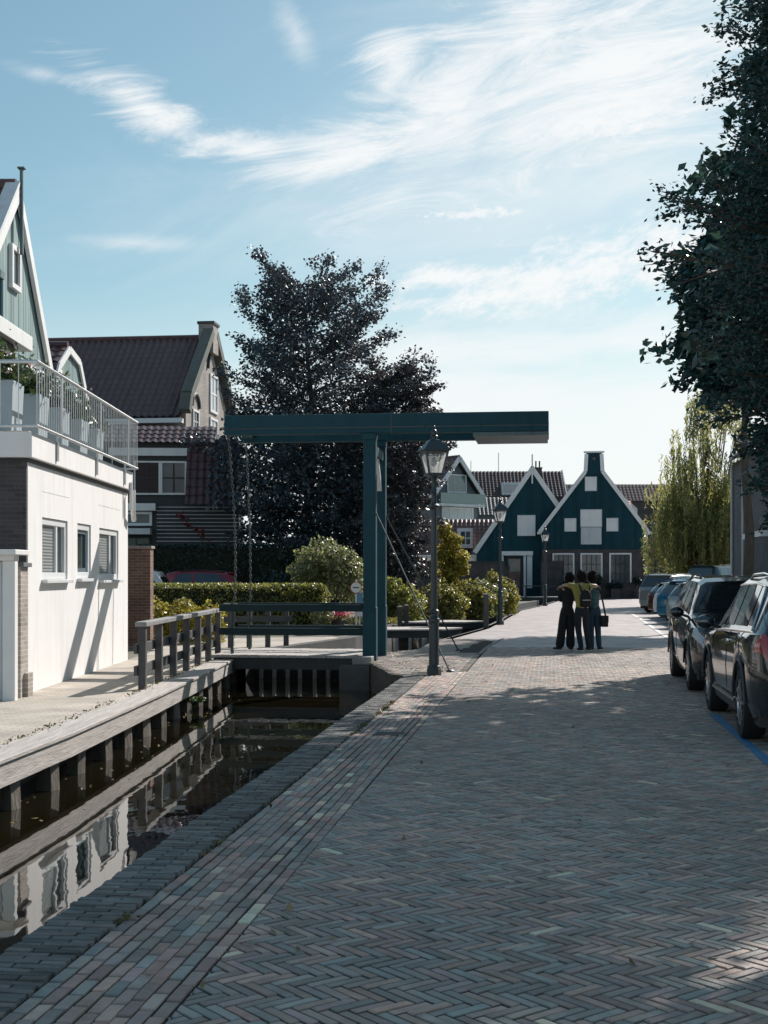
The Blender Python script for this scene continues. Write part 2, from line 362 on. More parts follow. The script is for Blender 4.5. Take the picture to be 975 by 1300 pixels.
tag(wall_strip('canal_wall', LB[8:], -1.2, .03, .3, 1, M_rail), 'dark timber retaining wall of the garden bank beyond the drawbridge', 'canal wall')

# ------------------------------------------------------------------ brick paving, every brick modelled
PAL = [(.19,.172,.16),(.225,.178,.16),(.165,.167,.16),(.24,.19,.165),(.20,.162,.158),(.185,.182,.17),(.255,.20,.172),(.165,.152,.146),(.17,.18,.172)]
LIGHT = (.38,.335,.265)
def brick_quad(mb, q, top, col, inset=.0035, dep=.014, tilt=0.0):
    c = sum((Vector(p) for p in q), Vector((0,0)))/len(q); n = len(q); vs = []; tx, ty = random.gauss(0,tilt), random.gauss(0,tilt)
    for p in q:
        vs.append(S(p[0],p[1],top-dep))
    for p in q:
        d = Vector(p)-c; r = d.length; w = c+d*(1-min(.5,inset*1.4/max(r,.01))); vs.append(S(w.x,w.y,top+tx*d.x+ty*d.y-.0025))
    for p in q:
        d = Vector(p)-c; r = d.length; w = c+d*(1-min(.6,inset*3.6/max(r,.01))); vs.append(S(w.x,w.y,top+tx*d.x+ty*d.y))
    mb.col = col
    mb.add(vs, [tuple(range(2*n,3*n))]+[(i,(i+1)%n,n+(i+1)%n,n+i) for i in range(n)]+[(n+i,n+(i+1)%n,2*n+(i+1)%n,2*n+i) for i in range(n)])
def clipx(q, x0, keep):
    out = []
    for i in range(len(q)):
        a, b = q[i], q[(i+1)%len(q)]; ia, ib = (a[0]-x0)*keep >= 0, (b[0]-x0)*keep >= 0
        if ia: out.append(a)
        if ia != ib: t = (x0-a[0])/(b[0]-a[0]); out.append((x0, a[1]+t*(b[1]-a[1])))
    return out
def tone(pl=.018, big=None, x=0, y=0):
    if random.random() < pl: c = LIGHT
    else: c = random.choice(PAL)
    hue_ = random.gauss(0,.05); c = (c[0]*1.05*(1+hue_),c[1],c[2]*.94*(1-hue_*.3)); k = BRK*random.uniform(.74,1.26)*(1+.12*math.sin(x*1.1+y*.7)*math.sin(y*.43+x*.3)); return tuple(min(.66,v*k) for v in c)
BRK = 1.5
hb = MB(); w, n_ = .0535, 4; Y0, Y1, X1 = 3.2, 31.5, 4.2; c45 = math.sqrt(.5)
rot = lambda u, v: ((u+v)*c45*w, (v-u)*c45*w)
for k in range(-112, 0):
    for i in range(-4*k-50, -4*k+90):
        for hv in (0,1):
            u0, v0, du, dv = (i+2*n_*k, i, n_, 1) if hv == 0 else (i+n_+2*n_*k, i-n_+1, 1, n_)
            cx, cy = rot(u0+du/2, v0+dv/2)
            if not (HX-.15 < cx < X1 and Y0 < cy < Y1): continue
            e = .075
            q = [rot(u0+e,v0+e), rot(u0+du-e,v0+e), rot(u0+du-e,v0+dv-e), rot(u0+e,v0+dv-e)]
            q = clipx(q, HX+.004, 1)
            if len(q) < 3: continue
            jx, jy = random.gauss(0,.0012), random.gauss(0,.0012); q = [(max(HX+.004,a+jx),b+jy) for a,b in q]
            brick_quad(hb, q, random.gauss(0,.0014)+.004*math.sin(cx*1.7+.5*cy)*math.sin(cy*.9), tone(.012,x=cx,y=cy), tilt=.006)
struct(hb.build('street_herringbone_paving', M_brick, fix=False))
sb = MB(); nc = 9; cw = (HX-SX)/nc
for c in range(nc):
    y = Y0+(c % 2)*.1+random.uniform(-.03,.03)
    while y < 23.2:
        l = .2+random.uniform(-.004,.004); x = SX+c*cw; wob = .006*math.sin(y*.8+c)
        q = [(x+.004+wob,y+.004),(x+cw-.004+wob,y+.004),(x+cw-.004+wob,y+l-.004),(x+.004+wob,y+l-.004)]
        r_ = random.random(); col = tone(.06,x=x,y=y)
        if r_ < .42: col = (col[0]*1.07,col[1]*.92,col[2]*.90)
        brick_quad(sb, q, random.gauss(.001,.0016), col, tilt=.01); y += l
struct(sb.build('canalside_brick_strip', M_brick, fix=False))
kb = MB(); y = Y0-1; CP = [(.155,.158,.15),(.18,.178,.168),(.14,.145,.138),(.195,.18,.165),(.165,.16,.15)]
while y < 22.3:
    l = .056; jx = random.gauss(0,.005); k = .95*random.uniform(.7,1.25)*(1+.1*math.sin(y*1.9)); c = random.choice(CP)
    cut = KX+(.205 if int(y/l) % 2 else .105)+random.gauss(0,.004)
    for xa,xb in ((KX-.02+jx,cut-.0012),(cut+.0012,SX-.008+jx)):
        k = .92*random.uniform(.62,1.3)*(1+.1*math.sin(y*1.9)); c = random.choice(CP)
        brick_quad(kb, [(xa,y+.0025),(xb,y+.0025),(xb,y+l-.0025),(xa,y+l-.0025)], .018+random.gauss(0,.003)+.004*math.sin(y*.9), tuple(v*k for v in c), inset=.003, dep=.07, tilt=.012)
    y += l
struct(kb.build('canal_kerb', M_cope, fix=False))
struct(sheet('paving_bed', [tuple(S(x,y).to_2d()) for x,y in ((KX+.01,2),(X1,2),(X1,31.6),(HX+.02,31.6),(HX+.02,23.4),(SX,23.1),(KX+.01,22.4))], -.009, M_joint))
# brick apron between the kerb end, the lamp and the drawbridge post
ap = MB()
def inpoly(x, y, poly):
    c = False
    for i in range(len(poly)):
        (x0,y0),(x1,y1) = poly[i], poly[i-1]
        if (y0 > y) != (y1 > y) and x < (x1-x0)*(y-y0)/(y1-y0)+x0: c = not c
    return c
THI = lambda p: (p[0]*math.cos(TH)-p[1]*math.sin(TH), p[0]*math.sin(TH)+p[1]*math.cos(TH))
apoly = [THI(p) for p in [(.42,22.75),(.16,23.0),(-.24,26.05),(-.24,28.6),(.78,30.4),(1.57,35.2),(2.6,35.2)]]
row = 0; y = 22.6
while y < 36:
    x = -4.2+(row % 2)*.1
    while x < HX-.0:
        cx, cy = x+.1, y+.033
        if (inpoly(cx,cy,apoly) or (cy > 23.2 and cy < 34.8 and -2.35 < cx < HX-.1 and cy < 29)) and cx < HX-.1:
            brick_quad(ap, [(x+.003,y+.003),(x+.197,y+.003),(x+.197,y+.062),(x+.003,y+.062)], random.gauss(0,.002), tone(.03,x=x,y=y), tilt=.01)
        x += .2
    y += .066; row += 1
struct(ap.build('drawbridge_brick_apron', M_brick, fix=False))
struct(sheet('apron_bed', [tuple(S(*p).to_2d()) for p in apoly]+[tuple(S(HX,34).to_2d()),tuple(S(HX,22.6).to_2d())], -.0095, M_joint))
struct(sheet('street', [(1.6,35.3),(3.1,42),(4.25,49),(6.3,62.8),(8.85,74),(11.9,90.3),(12.4,93),(60,99),(60,30)]+[tuple(S(X1,31.5).to_2d()),tuple(S(HX,31.5).to_2d()),tuple(S(HX,34.6).to_2d())], -.004, M_street))
struct(sheet('parking_lane', [tuple(S(x,y).to_2d()) for x,y in ((X1,-8),(9,-8),(9,32),(X1,31.6))], -.005, M_street))
struct(sheet('quay_paving', [(LB[i][0]-.34,LB[i][1]) for i in range(8)]+[(-3.3,29),(-1.1,35.4),(-1.4,36.5),(-7,34.5),(-6,30.2),(-5.1,30),(-5.1,18),(-14,18),(-14,-9)], 0.0, M_quayp))
# painted lines
M_blue = mat('blue_road_paint', (.05,.20,.36), rough=.7, var=.45, scale=9)
M_wline = mat('white_road_paint', (.62,.62,.6), rough=.7, var=.3, scale=9)
struct(sheet('blue_parking_line', [tuple(S(x,y).to_2d()) for x,y in ((1.90,4),(2.0,4),(2.0,16.6),(1.90,16.6))], .0045, M_blue))
wl = MB()
def line(pts, wd):
    for (a,b),(c,d) in zip(pts,pts[1:]):
        A, B_ = Vector((a,b)), Vector((c,d)); dd = (B_-A).normalized(); nn = Vector((-dd.y,dd.x))*wd/2
        wl.add([(*(A-nn),.006),(*(A+nn),.006),(*(B_+nn),.006),(*(B_-nn),.006)],[(0,1,2,3)])
gp = lambda px,py: tuple(P(px,py,F*EYE/(py-HZ)).to_2d())
line([gp(900,852),gp(880,834),gp(855,815),gp(829,797),gp(812,785),gp(799,778)], .13)
for a,b in (((838,804),(880,800)),((830,795),(880,792)),((825,788),(870,786)),((818,783),(860,781.5))): line([gp(*a),gp(*b)], .1)
struct(wl.build('white_parking_lines', M_wline, fix=False))
gt = MB(); g0 = [S(-1.52,28.5), S(-1.5,31.0), S(-1.28,35.5)]
for a,b in zip(g0,g0[1:]): gt.bar(a,b,.09,.01)
struct(gt.build('gutter_channel', M_darkw))
# gully in the brick strip
dr = thing('drain_cover', 'rusty square iron gully cover set in the canalside brick strip', 'drain cover', S(-1.70,14.15,0), -TH)
b = MB(); b.bb(-.17,.17,-.13,-.105,-.01,.008); b.bb(-.17,.17,.105,.13,-.01,.008); b.bb(-.17,-.145,-.105,.105,-.01,.008); b.bb(.145,.17,-.105,.105,-.01,.008); b.build('frame', M_iron, dr)
b = MB()
for i in range(7): b.bb(-.143,.143,-.1+i*.03,-.085+i*.03,-.01,.005)
b.bb(-.143,.143,-.104,.104,-.012,-.008); b.build('grate', M_iron, dr)
# weeds in the joints (stuff)
pts = []
for _ in range(110):
    y = random.uniform(4,21); 
    if math.sin(y*2.3)+math.sin(y*.9) < .2: continue
    for _ in range(9): pts.append(tuple(S(SX-.005+random.gauss(0,.022), y+random.gauss(0,.06), .012+random.random()*.02)))
for _ in range(16):
    cx, cy = random.uniform(-.2,1.2), random.uniform(23,29)
    if cx < -.2+(.0 if cy > 26 else (26-cy)*.18): continue
    for _ in range(10): pts.append((cx+random.gauss(0,.07), cy+random.gauss(0,.04), .01+random.random()*.02))
for d,(x,_) in [(y,(np.interp(y,[p[1] for p in LB],[p[0] for p in LB]),0)) for y in np.arange(12,26,.12)]:
    if random.random() < .6:
        for _ in range(6): pts.append((x-.36+random.gauss(0,.04), d+random.gauss(0,.06), .012+random.random()*.03))
wd = leaves('weeds', pts, .022, leaf_mat('dry_weed', (.13,.115,.045)), seed=5, hue=.15); wd['kind'] = 'stuff'
# ------------------------------------------------------------------ timber quay on the left
q = thing('timber_quay', 'weathered timber quay edge with lit piles along the left side of the canal', 'quay', (-3.3,16,0))
org = Vector((-3.3,16,0)); loc = lambda p: Vector(p)-org
qb = LB[:9]
def strip_mesh(pts, o0, o1, z0, z1):
    b = MB(); A = []; C = []
    for i,p in enumerate(pts):
        d = (Vector(pts[min(i+1,len(pts)-1)])-Vector(pts[max(i-1,0)])).normalized(); nn = Vector((d.y,-d.x)); A.append(Vector(p)+nn*o0); C.append(Vector(p)+nn*o1)
    n = len(pts); vs = [loc((p.x,p.y,z)) for z in (z0,z1) for p in A]+[loc((p.x,p.y,z)) for z in (z0,z1) for p in C]; fs = []
    for i in range(n-1): fs += [(i,i+1,n+i+1,n+i),(2*n+i,2*n+i+1,3*n+i+1,3*n+i),(n+i,n+i+1,3*n+i+1,3*n+i),(i,i+1,2*n+i+1,2*n+i)]
    fs += [(0,n,3*n,2*n),(n-1,2*n-1,4*n-1,3*n-1)]
    b.add(vs, fs); return b
strip_mesh(qb,-.36,.045,-.022,.018).build('coping_plank', M_woodh, q, bevel=.006)
strip_mesh(qb,-.06,.02,-.25,-.026).build('fascia_board', M_woodh, q, bevel=.006)
strip_mesh(qb,-.9,-.5,-1.2,-.06).build('earth_face', M_darkw, q)
ys = [1.5+1.13*i for i in range(24)]
for y in ys:
    if y > 28.2: continue
    x = float(np.interp(y,[p[1] for p in LB],[p[0] for p in LB])); lean = random.uniform(-.05,.05); wd_ = random.uniform(.13,.20)
    b = MB(); b.bar(loc((x-.14,y,-.06)), loc((x-.14+random.uniform(-.02,.05),y+lean,-1.2)), wd_, .16, up=(.34,.94,0)); b.build('pile', M_pile, q, bevel=.008)
    if random.random() < .7:
        b = MB(); b.bar(loc((x-.13,y+.16,-.06-random.uniform(0,.12))), loc((x-.10,y+.16+lean,-random.uniform(.62,.8))), .1, .07, up=(.25,.95,0)); b.build('batten', M_pile, q)
ft = thing('water_fern', 'small light green fern growing between the quay piles above water', 'plant', (-3.08,21.7,-.42))
pts = []; dirs = []
for k in range(30):
    a = random.uniform(0,6.28); l = random.uniform(.15,.34)
    for j in range(14): t = j/13; pts.append((math.cos(a)*l*t*.6, math.sin(a)*l*t*.6, l*(t-.75*t*t)*1.3)); dirs.append((math.cos(a),math.sin(a),.2-t))
leaves('frond', pts, .045, leaf_mat('fern', (.11,.16,.045)), ft, dirs=dirs, seed=3)

# railing on the quay
rl = thing('wooden_railing', 'dark wooden post railing with pale handrail on the left quay edge', 'railing', (-3.5,24,0))
o_ = Vector((-3.5,24,0)); A = Vector((-3.56,19.75,0)); Z = Vector((-3.40,27.4,0))
for i in range(7):
    p = A.lerp(Z, i/6)-o_
    b = MB(); b.bb(p.x-.055,p.x+.055,p.y-.07,p.y+.07,.0,.93); b.build('post', M_rail, rl, bevel=.006)
b = MB(); b.bar(A-o_+Vector((0,-.15,.965)), Z-o_+Vector((0,.12,.965)), .17, .07); b.build('handrail', M_handrail, rl, bevel=.008)
for z in (.60,.28):
    b = MB(); b.bar(A-o_+Vector((-.085,-.12,z)), Z-o_+Vector((-.085,.1,z)), .05, .14); b.build('rail', M_rail, rl, bevel=.005)
# further railing behind the bridge
rl2 = thing('wooden_railing', 'short wooden railing with four posts on the path behind the drawbridge deck', 'railing', (-3.0,31,0))
for i in range(4):
    x = -.55+i*.42; b = MB(); b.bb(x-.06,x+.06,-.06+i*.12,.06+i*.12,0,.98); b.build('post', M_rail, rl2, bevel=.006)
b = MB(); b.bar((-.7,-.05,1.0),(.85,.4,1.0),.16,.06); b.build('handrail', M_handrail, rl2)
b = MB(); b.bar((-.7,-.11,.66),(.85,.34,.66),.05,.14); b.build('rail', M_rail, rl2)

# ------------------------------------------------------------------ the drawbridge
db = thing('drawbridge', 'dark teal wooden drawbridge with balance beams and chains across the canal', 'drawbridge', (-.30,27.2,0), -TH)
# local: x across the canal (to the street), y along it
YN, YF = -.75, .80
LX, PX, RX_ = -2.80, .12, 3.62
b = MB()
for yy, nm in ((YN,0),(YF,1)):
    b = MB(); b.bb(PX-.125,PX+.125,yy-.11,yy+.11,-.05,4.47); b.build('post', M_teal, db, bevel=.01)
    b = MB(); b.bb(PX-.135,PX+.135,yy-.125,yy+.125,-.05,1.05); b.build('post_sleeve', M_teal, db, bevel=.012)
    b = MB(); b.bb(LX,RX_,yy-.12,yy+.12,4.475,4.86); b.build('balance_beam', M_teal, db, bevel=.012)
    b = MB(); b.bb(PX-.13,PX+.13,yy-.15,yy+.15,4.35,4.47); b.build('bearing_block', M_teal, db, bevel=.01)
    b = MB(); b.bb(PX+.42,PX+.44,yy-.125,yy+.125,4.472,4.865); b.build('beam_strap', M_iron, db)
for yy in (YN-.121,):
    for xx,zz in ((PX-.08,.3),(PX+.08,.3),(PX-.08,.9),(PX+.08,.9),(PX-.07,4.2),(PX+.07,4.2),(LX+.1,4.6),(2.3,4.6),(3.3,4.6),(1.2,4.6),(-1.4,4.6)):
        b = MB(); b.lathe([(.022,0),(.022,.02),(.012,.028)], n=6, M=Matrix.Translation((xx,yy+(0 if zz > 1.1 else -.006),zz)) @ Matrix.Rotation(R(90),4,'X')); b.build('bolt', M_iron, db)
b = MB(); b.bb(LX+.01,RX_-.01,YN-.128,YN-.121,4.58,4.60); b.build('beam_seam', M_iron, db)
b = MB(); b.bb(2.15,RX_-.02,YN-.10,YF+.10,4.40,4.472); b.build('counterweight', M_teall, db, bevel=.01)
b = MB(); b.bb(PX-.09,PX+.09,YN+.12,YF-.12,4.05,4.25); b.build('cross_beam', M_teal, db, bevel=.01)
b = MB(); b.bb(LX+.1,LX+.28,YN+.125,YF-.125,4.55,4.75); b.build('cross_beam', M_teal, db, bevel=.01)
for yy, sgn in ((YN,1),(YF,-1)):
    b = MB(); b.bar((PX,yy+sgn*.1,3.45),(PX,yy+sgn*.62,4.08),.07,.1,up=(1,0,0)); b.build('brace', M_whited, db)
inv = Matrix.Rotation(TH,3,'Z')
def L_(v): return inv @ (Vector(v)-Vector((-.30,27.2,0)))
for (yy,foot,r) in ((YN,(1.15,23.3,0),.015),(YF,(1.66,29.8,0),.016)):
    b = MB(); b.tube([(PX+.1,yy,2.95),L_(foot)],r,8); b.build('stay_rod', M_iron, db, smooth=True)
    f = L_(foot); b = MB(); b.lathe([(.07,-.01),(.07,.02),(.04,.04)],f,10); b.build('stay_foot', M_iron, db)
for yy in (YN,YF):
    b = MB(); p0 = Vector((LX+.06,yy,4.47)); p1 = Vector((LX+.14,yy,.12)); nl = 58
    for i in range(nl):
        c = p0.lerp(p1,(i+.5)/nl)+Vector((.10*math.sin(math.pi*i/nl)*(1 if yy < 0 else .5),0,0)); h = (p1-p0).length/nl*.74; hw = .024
        ring = [Vector((hw*math.cos(t)*(1 if i % 2 else 0), hw*math.cos(t)*(0 if i % 2 else 1), h*math.sin(t))) for t in [2*math.pi*k/8 for k in range(9)]]
        b.tube([c+r_ for r_ in ring], .0065, 4, cap=False)
    b.build('chain', M_chain, db, smooth=True, fix=False)
    b = MB(); b.tube([(LX+.14,yy-.02,.0),(LX+.13,yy-.02,1.15)],.03,8); b.build('chain_rod', M_iron, db, smooth=True)
dk = MB()
for i in range(15):
    x = -2.98+i*.192; dk.bb(x,x+.182,YN-.42,YF+.42,.06,.115+random.uniform(-.004,.004))
dk.build('deck', M_woodh, db, bevel=.004)
for yy in (YN-.3,YN+.35,YF-.3,YF+.3):
    b = MB(); b.bb(-2.95,-.14,yy-.06,yy+.06,-.17,.058); b.build('deck_beam', M_darkw, db)
for yy in (YN-.02,YF+.02):
    for z in (1.03,.56):
        b = MB(); b.bb(-2.92,PX-.14,yy-.045,yy+.045,z-.07,z+.07); b.build('guard_rail', M_teald, db, bevel=.008)
b = MB(); b.bb(-.40,.20,YN-.62,YN-.18,-.62,-.06); b.build('abutment_block', M_rail, db, bevel=.02)
b = MB(); b.bb(-.16,.22,YN-.55,YN-.13,-.055,.10); b.build('bearing_timber', M_handrail, db, bevel=.015)
b = MB(); b.bb(-.45,-.2,YN-.3,YF+.4,-1.,-.2); b.build('abutment_beam', M_darkw, db)
for i in range(8):
    x = -2.55+i*.29; b = MB(); b.bar((x,YF+.62,-1.1),(x+random.uniform(-.03,.03),YF+.62,-.10),.075,.05,up=(.3,.95,0)); b.build('pale_pile', M_white, db)
b = MB(); b.bb(-2.95,-.2,YF+.74,YF+.8,-1.1,-.08); b.build('dark_backing', M_darkw, db)  # added dark sheet so the gaps between the pale piles stay dark
# ------------------------------------------------------------------ landing stages beyond the bridge
def stage(label, pts, z, th, npile):
    x0 = sum(p[0] for p in pts)/len(pts); y0 = sum(p[1] for p in pts)/len(pts)
    t = thing('landing_stage', label, 'landing stage', (x0,y0,0), group='landing stages beyond the drawbridge')
    b = MB(); b.slab([(x-x0,y-y0) for x,y in pts], z-.05, z); b.build('deck', M_woodh, t, bevel=.005)
    b = MB(); cx = 0
    b.slab([((x-x0)*.985,(y-y0)*.94) for x,y in pts], z-th, z-.052); b.build('side_beam', M_darkw, t)
    for i in range(npile):
        f = (i+.5)/npile; x = (pts[0][0]+(pts[1][0]-pts[0][0])*f)-x0; y = pts[0][1]-y0+.12
        b = MB(); b.bar((x,y,-1.1),(x,y,z-th),.09,.09,up=(0,1,0)); b.build('pile', M_woodh, t)
stage('nearer dark landing stage with pointed end and pale piles', [(-.6,39.6),(1.75,40.1),(2.42,41.3),(1.2,41.9),(-.6,41.6)], .06, .26, 6)
stage('further dark landing stage with pointed end beside the bollard', [(-.4,45.2),(2.7,45.5),(3.5,46.6),(2.4,47.6),(-.4,47.4)], .08, .24, 6)
fs_ = thing('landing_stage', 'raised dark timber landing stage at the far bank behind the bollard', 'landing stage', (3.1,55,0), group='landing stages beyond the drawbridge')
b = MB(); b.slab([(-.9,-1.5),(1.5,-.5),(2.3,4),(-.2,4)],.10,.16); b.build('deck', M_woodh, fs_)
b = MB(); b.slab([(-.85,-1.4),(1.4,-.5),(2.2,3.9),(-.2,3.9)],-.6,.098); b.build('side_beam', M_darkw, fs_)
# low dark footbridge in front of the gable houses
fb = thing('footbridge', 'low dark timber footbridge in front of the green gable houses', 'footbridge', (10.3,86.2,0), R(-6))
b = MB(); b.bb(-2.6,3.0,-.9,.9,.18,.26); b.build('deck', M_woodh, fb)
b = MB(); b.bb(-2.6,3.0,-1.0,-.9,-.25,.22); b.build('side_beam', M_darkw, fb)
for i in range(5):
    b = MB(); b.bb(-2.5+i*1.3,-2.42+i*1.3,-.98,-.9,.2,.95); b.build('post', M_iron, fb)
b = MB(); b.bb(-2.6,3.0,-.97,-.91,.92,.98); b.build('handrail', M_iron, fb)
# bollard, posts
def bollard(x, y, h, w, label):
    t = thing('mooring_post', label, 'post', (x,y,0), group='dark wooden mooring posts')
    b = MB(); b.bb(-w/2,w/2,-w/2,w/2,-.05,h); b.build('shaft', M_rail, t, bevel=.01)
    b = MB(); b.add([(-w/2-.01,-w/2-.01,h),(w/2+.01,-w/2-.01,h),(w/2+.01,w/2+.01,h),(-w/2-.01,w/2+.01,h),(0,0,h+.06)],[(0,1,4),(1,2,4),(2,3,4),(3,0,4),(3,2,1,0)]); b.build('cap', M_handrail, t)
p = P(615,797,42.6); bollard(p.x+.05,42.6,1.06,.16,'dark square wooden post at the canal edge beside the second lamp post')
p = P(507,792,46); bollard(p.x,44.3,.62,.15,'left one of two short posts on the garden bank by the stays')
p = P(515,792,46); bollard(p.x,44.5,.66,.15,'right one of two short posts on the garden bank by the stays')
# lamp posts
def lamp(loc, label):
    t = thing('street_lamp', label, 'street lamp', loc, group='lantern lamp posts along the canal')
    b = MB(); b.lathe([(.13,0),(.13,.10),(.118,.12),(.118,.15),(.10,.17)],n=8,a0=R(22.5)); b.build('base', M_iron, t)
    b = MB(); b.lathe([(.092,.17),(.088,.9),(.105,.92),(.105,.97),(.08,1.0),(.076,1.05),(.09,1.07),(.09,1.11),(.064,1.14),(.056,2.35),(.052,2.72),(.05,2.9)],n=14); b.build('column', M_iron, t, smooth=35)
    b = MB(); b.lathe([(.055,2.86),(.10,2.90),(.105,2.93),(.06,2.96),(.05,3.0),(.045,3.12),(.06,3.15),(.045,3.18),(.04,3.36),(.075,3.42),(.085,3.46)],n=14); b.build('collar', M_iron, t, smooth=35)
    b = MB()
    for a in range(4):
        an = R(45+90*a); c0 = Vector((.12*1.414*math.cos(an),.12*1.414*math.sin(an),3.47)); c1 = Vector((.20*1.414*math.cos(an),.20*1.414*math.sin(an),3.86)); b.bar(c0,c1,.03,.03)
    for z,w_ in ((3.475,.125),(3.855,.2)):
        for i,j in ((0,-1),(0,1),(1,0),(-1,0)):
            b.bb(i*w_-(.015 if i else w_),i*w_+(.015 if i else w_),j*w_-(.015 if j else w_),j*w_+(.015 if j else w_),z-.014,z+.014)
    b.bb(-.13,.13,-.13,.13,3.44,3.46)
    h = b.build('lantern', M_iron, t)
    b = MB(); b.add([(s_*w_,t_*w_,z) for z,w_ in ((3.49,.112),(3.84,.188)) for s_,t_ in ((-1,-1),(1,-1),(1,1),(-1,1))],[(0,1,5,4),(1,2,6,5),(2,3,7,6),(3,0,4,7)])
    b.build('glass_panes', M_lampglass, h)
    b = MB(); b.lathe([(.02,3.47),(.02,3.58),(.05,3.62),(.055,3.70),(.03,3.75),(.005,3.77)],n=10); b.build('bulb', M_white, h, smooth=True)
    b = MB(); r2 = math.sqrt(2); b.lathe([(.245*r2,3.87),(.245*r2,3.885),(.09*r2,4.06),(.07*r2,4.07)],n=4,a0=R(45)); b.build('roof', M_iron, t)
    b = MB(); b.lathe([(.055,4.07),(.055,4.12),(.075,4.13),(.05,4.15),(.06,4.19),(.045,4.23),(.015,4.25),(.012,4.29),(.02,4.30),(.004,4.32)],n=10); b.build('finial', M_iron, t, smooth=True)
    return t
M_lampglass = bpy.data.materials.new('lamp_glass'); N, L, B = nodes_of(M_lampglass)
tb_ = N.new('ShaderNodeBsdfTransparent'); gl = N.new('ShaderNodeBsdfGlossy'); gl.inputs['Roughness'].default_value = .08; tl = N.new('ShaderNodeBsdfTranslucent'); tl.inputs['Color'].default_value = (.7,.74,.74,1)
m1 = N.new('ShaderNodeMixShader'); m1.inputs[0].default_value = .42; L.new(tb_.outputs[0], m1.inputs[1]); L.new(tl.outputs[0], m1.inputs[2])
m2 = N.new('ShaderNodeMixShader'); m2.inputs[0].default_value = .1; L.new(m1.outputs[0], m2.inputs[1]); L.new(gl.outputs[0], m2.inputs[2]); L.new(m2.outputs[0], N['Material Output'].inputs['Surface'])
p = P(551,857,22.6); l0 = lamp((p.x,22.6,0),'nearest and tallest looking lantern lamp post beside the drawbridge'); l0.rotation_euler.z = R(14); l0.scale = (.95,.95,.976)
p = P(635,793,45.2); l1 = dup(l0,(p.x,45.2,0),R(8),'second lantern lamp post beside the square mooring post'); l1.scale = (1,1,1.0)
p = P(692,769,72); l2 = dup(l0,(p.x,72.0,0),R(5),'furthest lantern lamp post in front of the green gable houses'); l2.scale = (1,1,1.0)
# ------------------------------------------------------------------ house kit (local frame: facade in the x-z plane at y=0, facing -y)
def window(root, x, z, w, h, y=0., fm=None, pm=None, fr=.07, dep=.06, cols=2, rows=2, mun=.03, sill=False, name='window', mm=None, blind=None):
    fm = fm or M_white; pm = pm or M_glass
    b = MB(); x0,x1,z0,z1 = x-w/2,x+w/2,z,z+h
    b.bb(x0,x1,y-dep,y+.02,z1-fr,z1); b.bb(x0,x1,y-dep,y+.02,z0,z0+fr); b.bb(x0,x0+fr,y-dep,y+.02,z0+fr,z1-fr); b.bb(x1-fr,x1,y-dep,y+.02,z0+fr,z1-fr)
    f = b.build('window' if name == 'window' else name, fm, root, bevel=.006)
    b = MB(); b.bb(x0+fr,x1-fr,y-.012,y+.012,z0+fr,z1-fr); b.build('pane', pm, f)
    if cols > 1 or rows > 1:
        b = MB()
        for i in range(1,cols): xx = x0+fr+(w-2*fr)*i/cols; b.bb(xx-mun/2,xx+mun/2,y-.035,y-.013,z0+fr,z1-fr)
        for j in range(1,rows): zz = z0+fr+(h-2*fr)*j/rows; b.bb(x0+fr,x1-fr,y-.032,y-.014,zz-mun/2,zz+mun/2)
        b.build('glazing_bars', mm or fm, f)
    if sill: b = MB(); b.bb(x0-.06,x1+.06,y-dep-.09,y+.01,z0-.07,z0-.004); b.build('sill', fm, f, bevel=.006)
    return f
def shutter(root, x, z, w, h, y=0., m=None, slats=False):
    m = m or M_white
    b = MB(); b.bb(x-w/2,x+w/2,y-.06,y+.02,z,z+h); s = b.build('shutter', m, root, bevel=.01)
    b = MB(); fr = .05
    b.bb(x-w/2-.0,x+w/2,y-.085,y-.062,z+h-fr,z+h); b.bb(x-w/2,x+w/2,y-.085,y-.062,z,z+fr); b.bb(x-w/2,x-w/2+fr,y-.085,y-.062,z+fr,z+h-fr); b.bb(x+w/2-fr,x+w/2,y-.085,y-.062,z+fr,z+h-fr)
    if slats:
        k = int(w/.12)
        for i in range(k): xx = x-w/2+fr+(w-2*fr)*(i+.5)/k; b.bb(xx-.03,xx+.03,y-.08,y-.062,z+fr,z+h-fr)
    b.build('shutter_frame', M_whited if m is M_white else m, s, bevel=.004); return s
def outline_top(ol):
    """upper edge of a gable outline as a function of x; ol runs left eave -> ... -> right eave"""
    xs = [p[0] for p in ol]; zs = [p[1] for p in ol]
    return lambda x: float(np.interp(x, xs, zs))
def boards(root, ol, zb, m, pitch=.2, y=-.03, part='cladding', gap=.016):
    top = outline_top(ol); x0, x1 = ol[0][0], ol[-1][0]; n = max(3,int((x1-x0)/pitch)); b = MB()
    for i in range(n):
        a, c = x0+(x1-x0)*i/n+gap/2, x0+(x1-x0)*(i+1)/n-gap/2; ks = [a]+[p[0] for p in ol if a < p[0] < c]+[c]
        poly = [(a,zb),(c,zb)]+[(k,top(k)-.02) for k in reversed(ks)]
        if min(p[1] for p in poly[2:]) <= zb+.02: poly = [(px,max(pz,zb+.02) if j > 1 else pz) for j,(px,pz) in enumerate(poly)]
        v_ = random.uniform(.82,1.18); b.col = (v_,v_,v_)
        b.prism(poly, y-random.uniform(.0,.006), y+.03)
    return b.build(part, m, root)
def gable_walls(root, ol, z0, depth, m, part='wall'):
    b = MB(); b.prism([(ol[0][0],z0),(ol[-1][0],z0)]+[(x,z-.03) for x,z in reversed(ol)], .0, depth); return b.build(part, m, root)
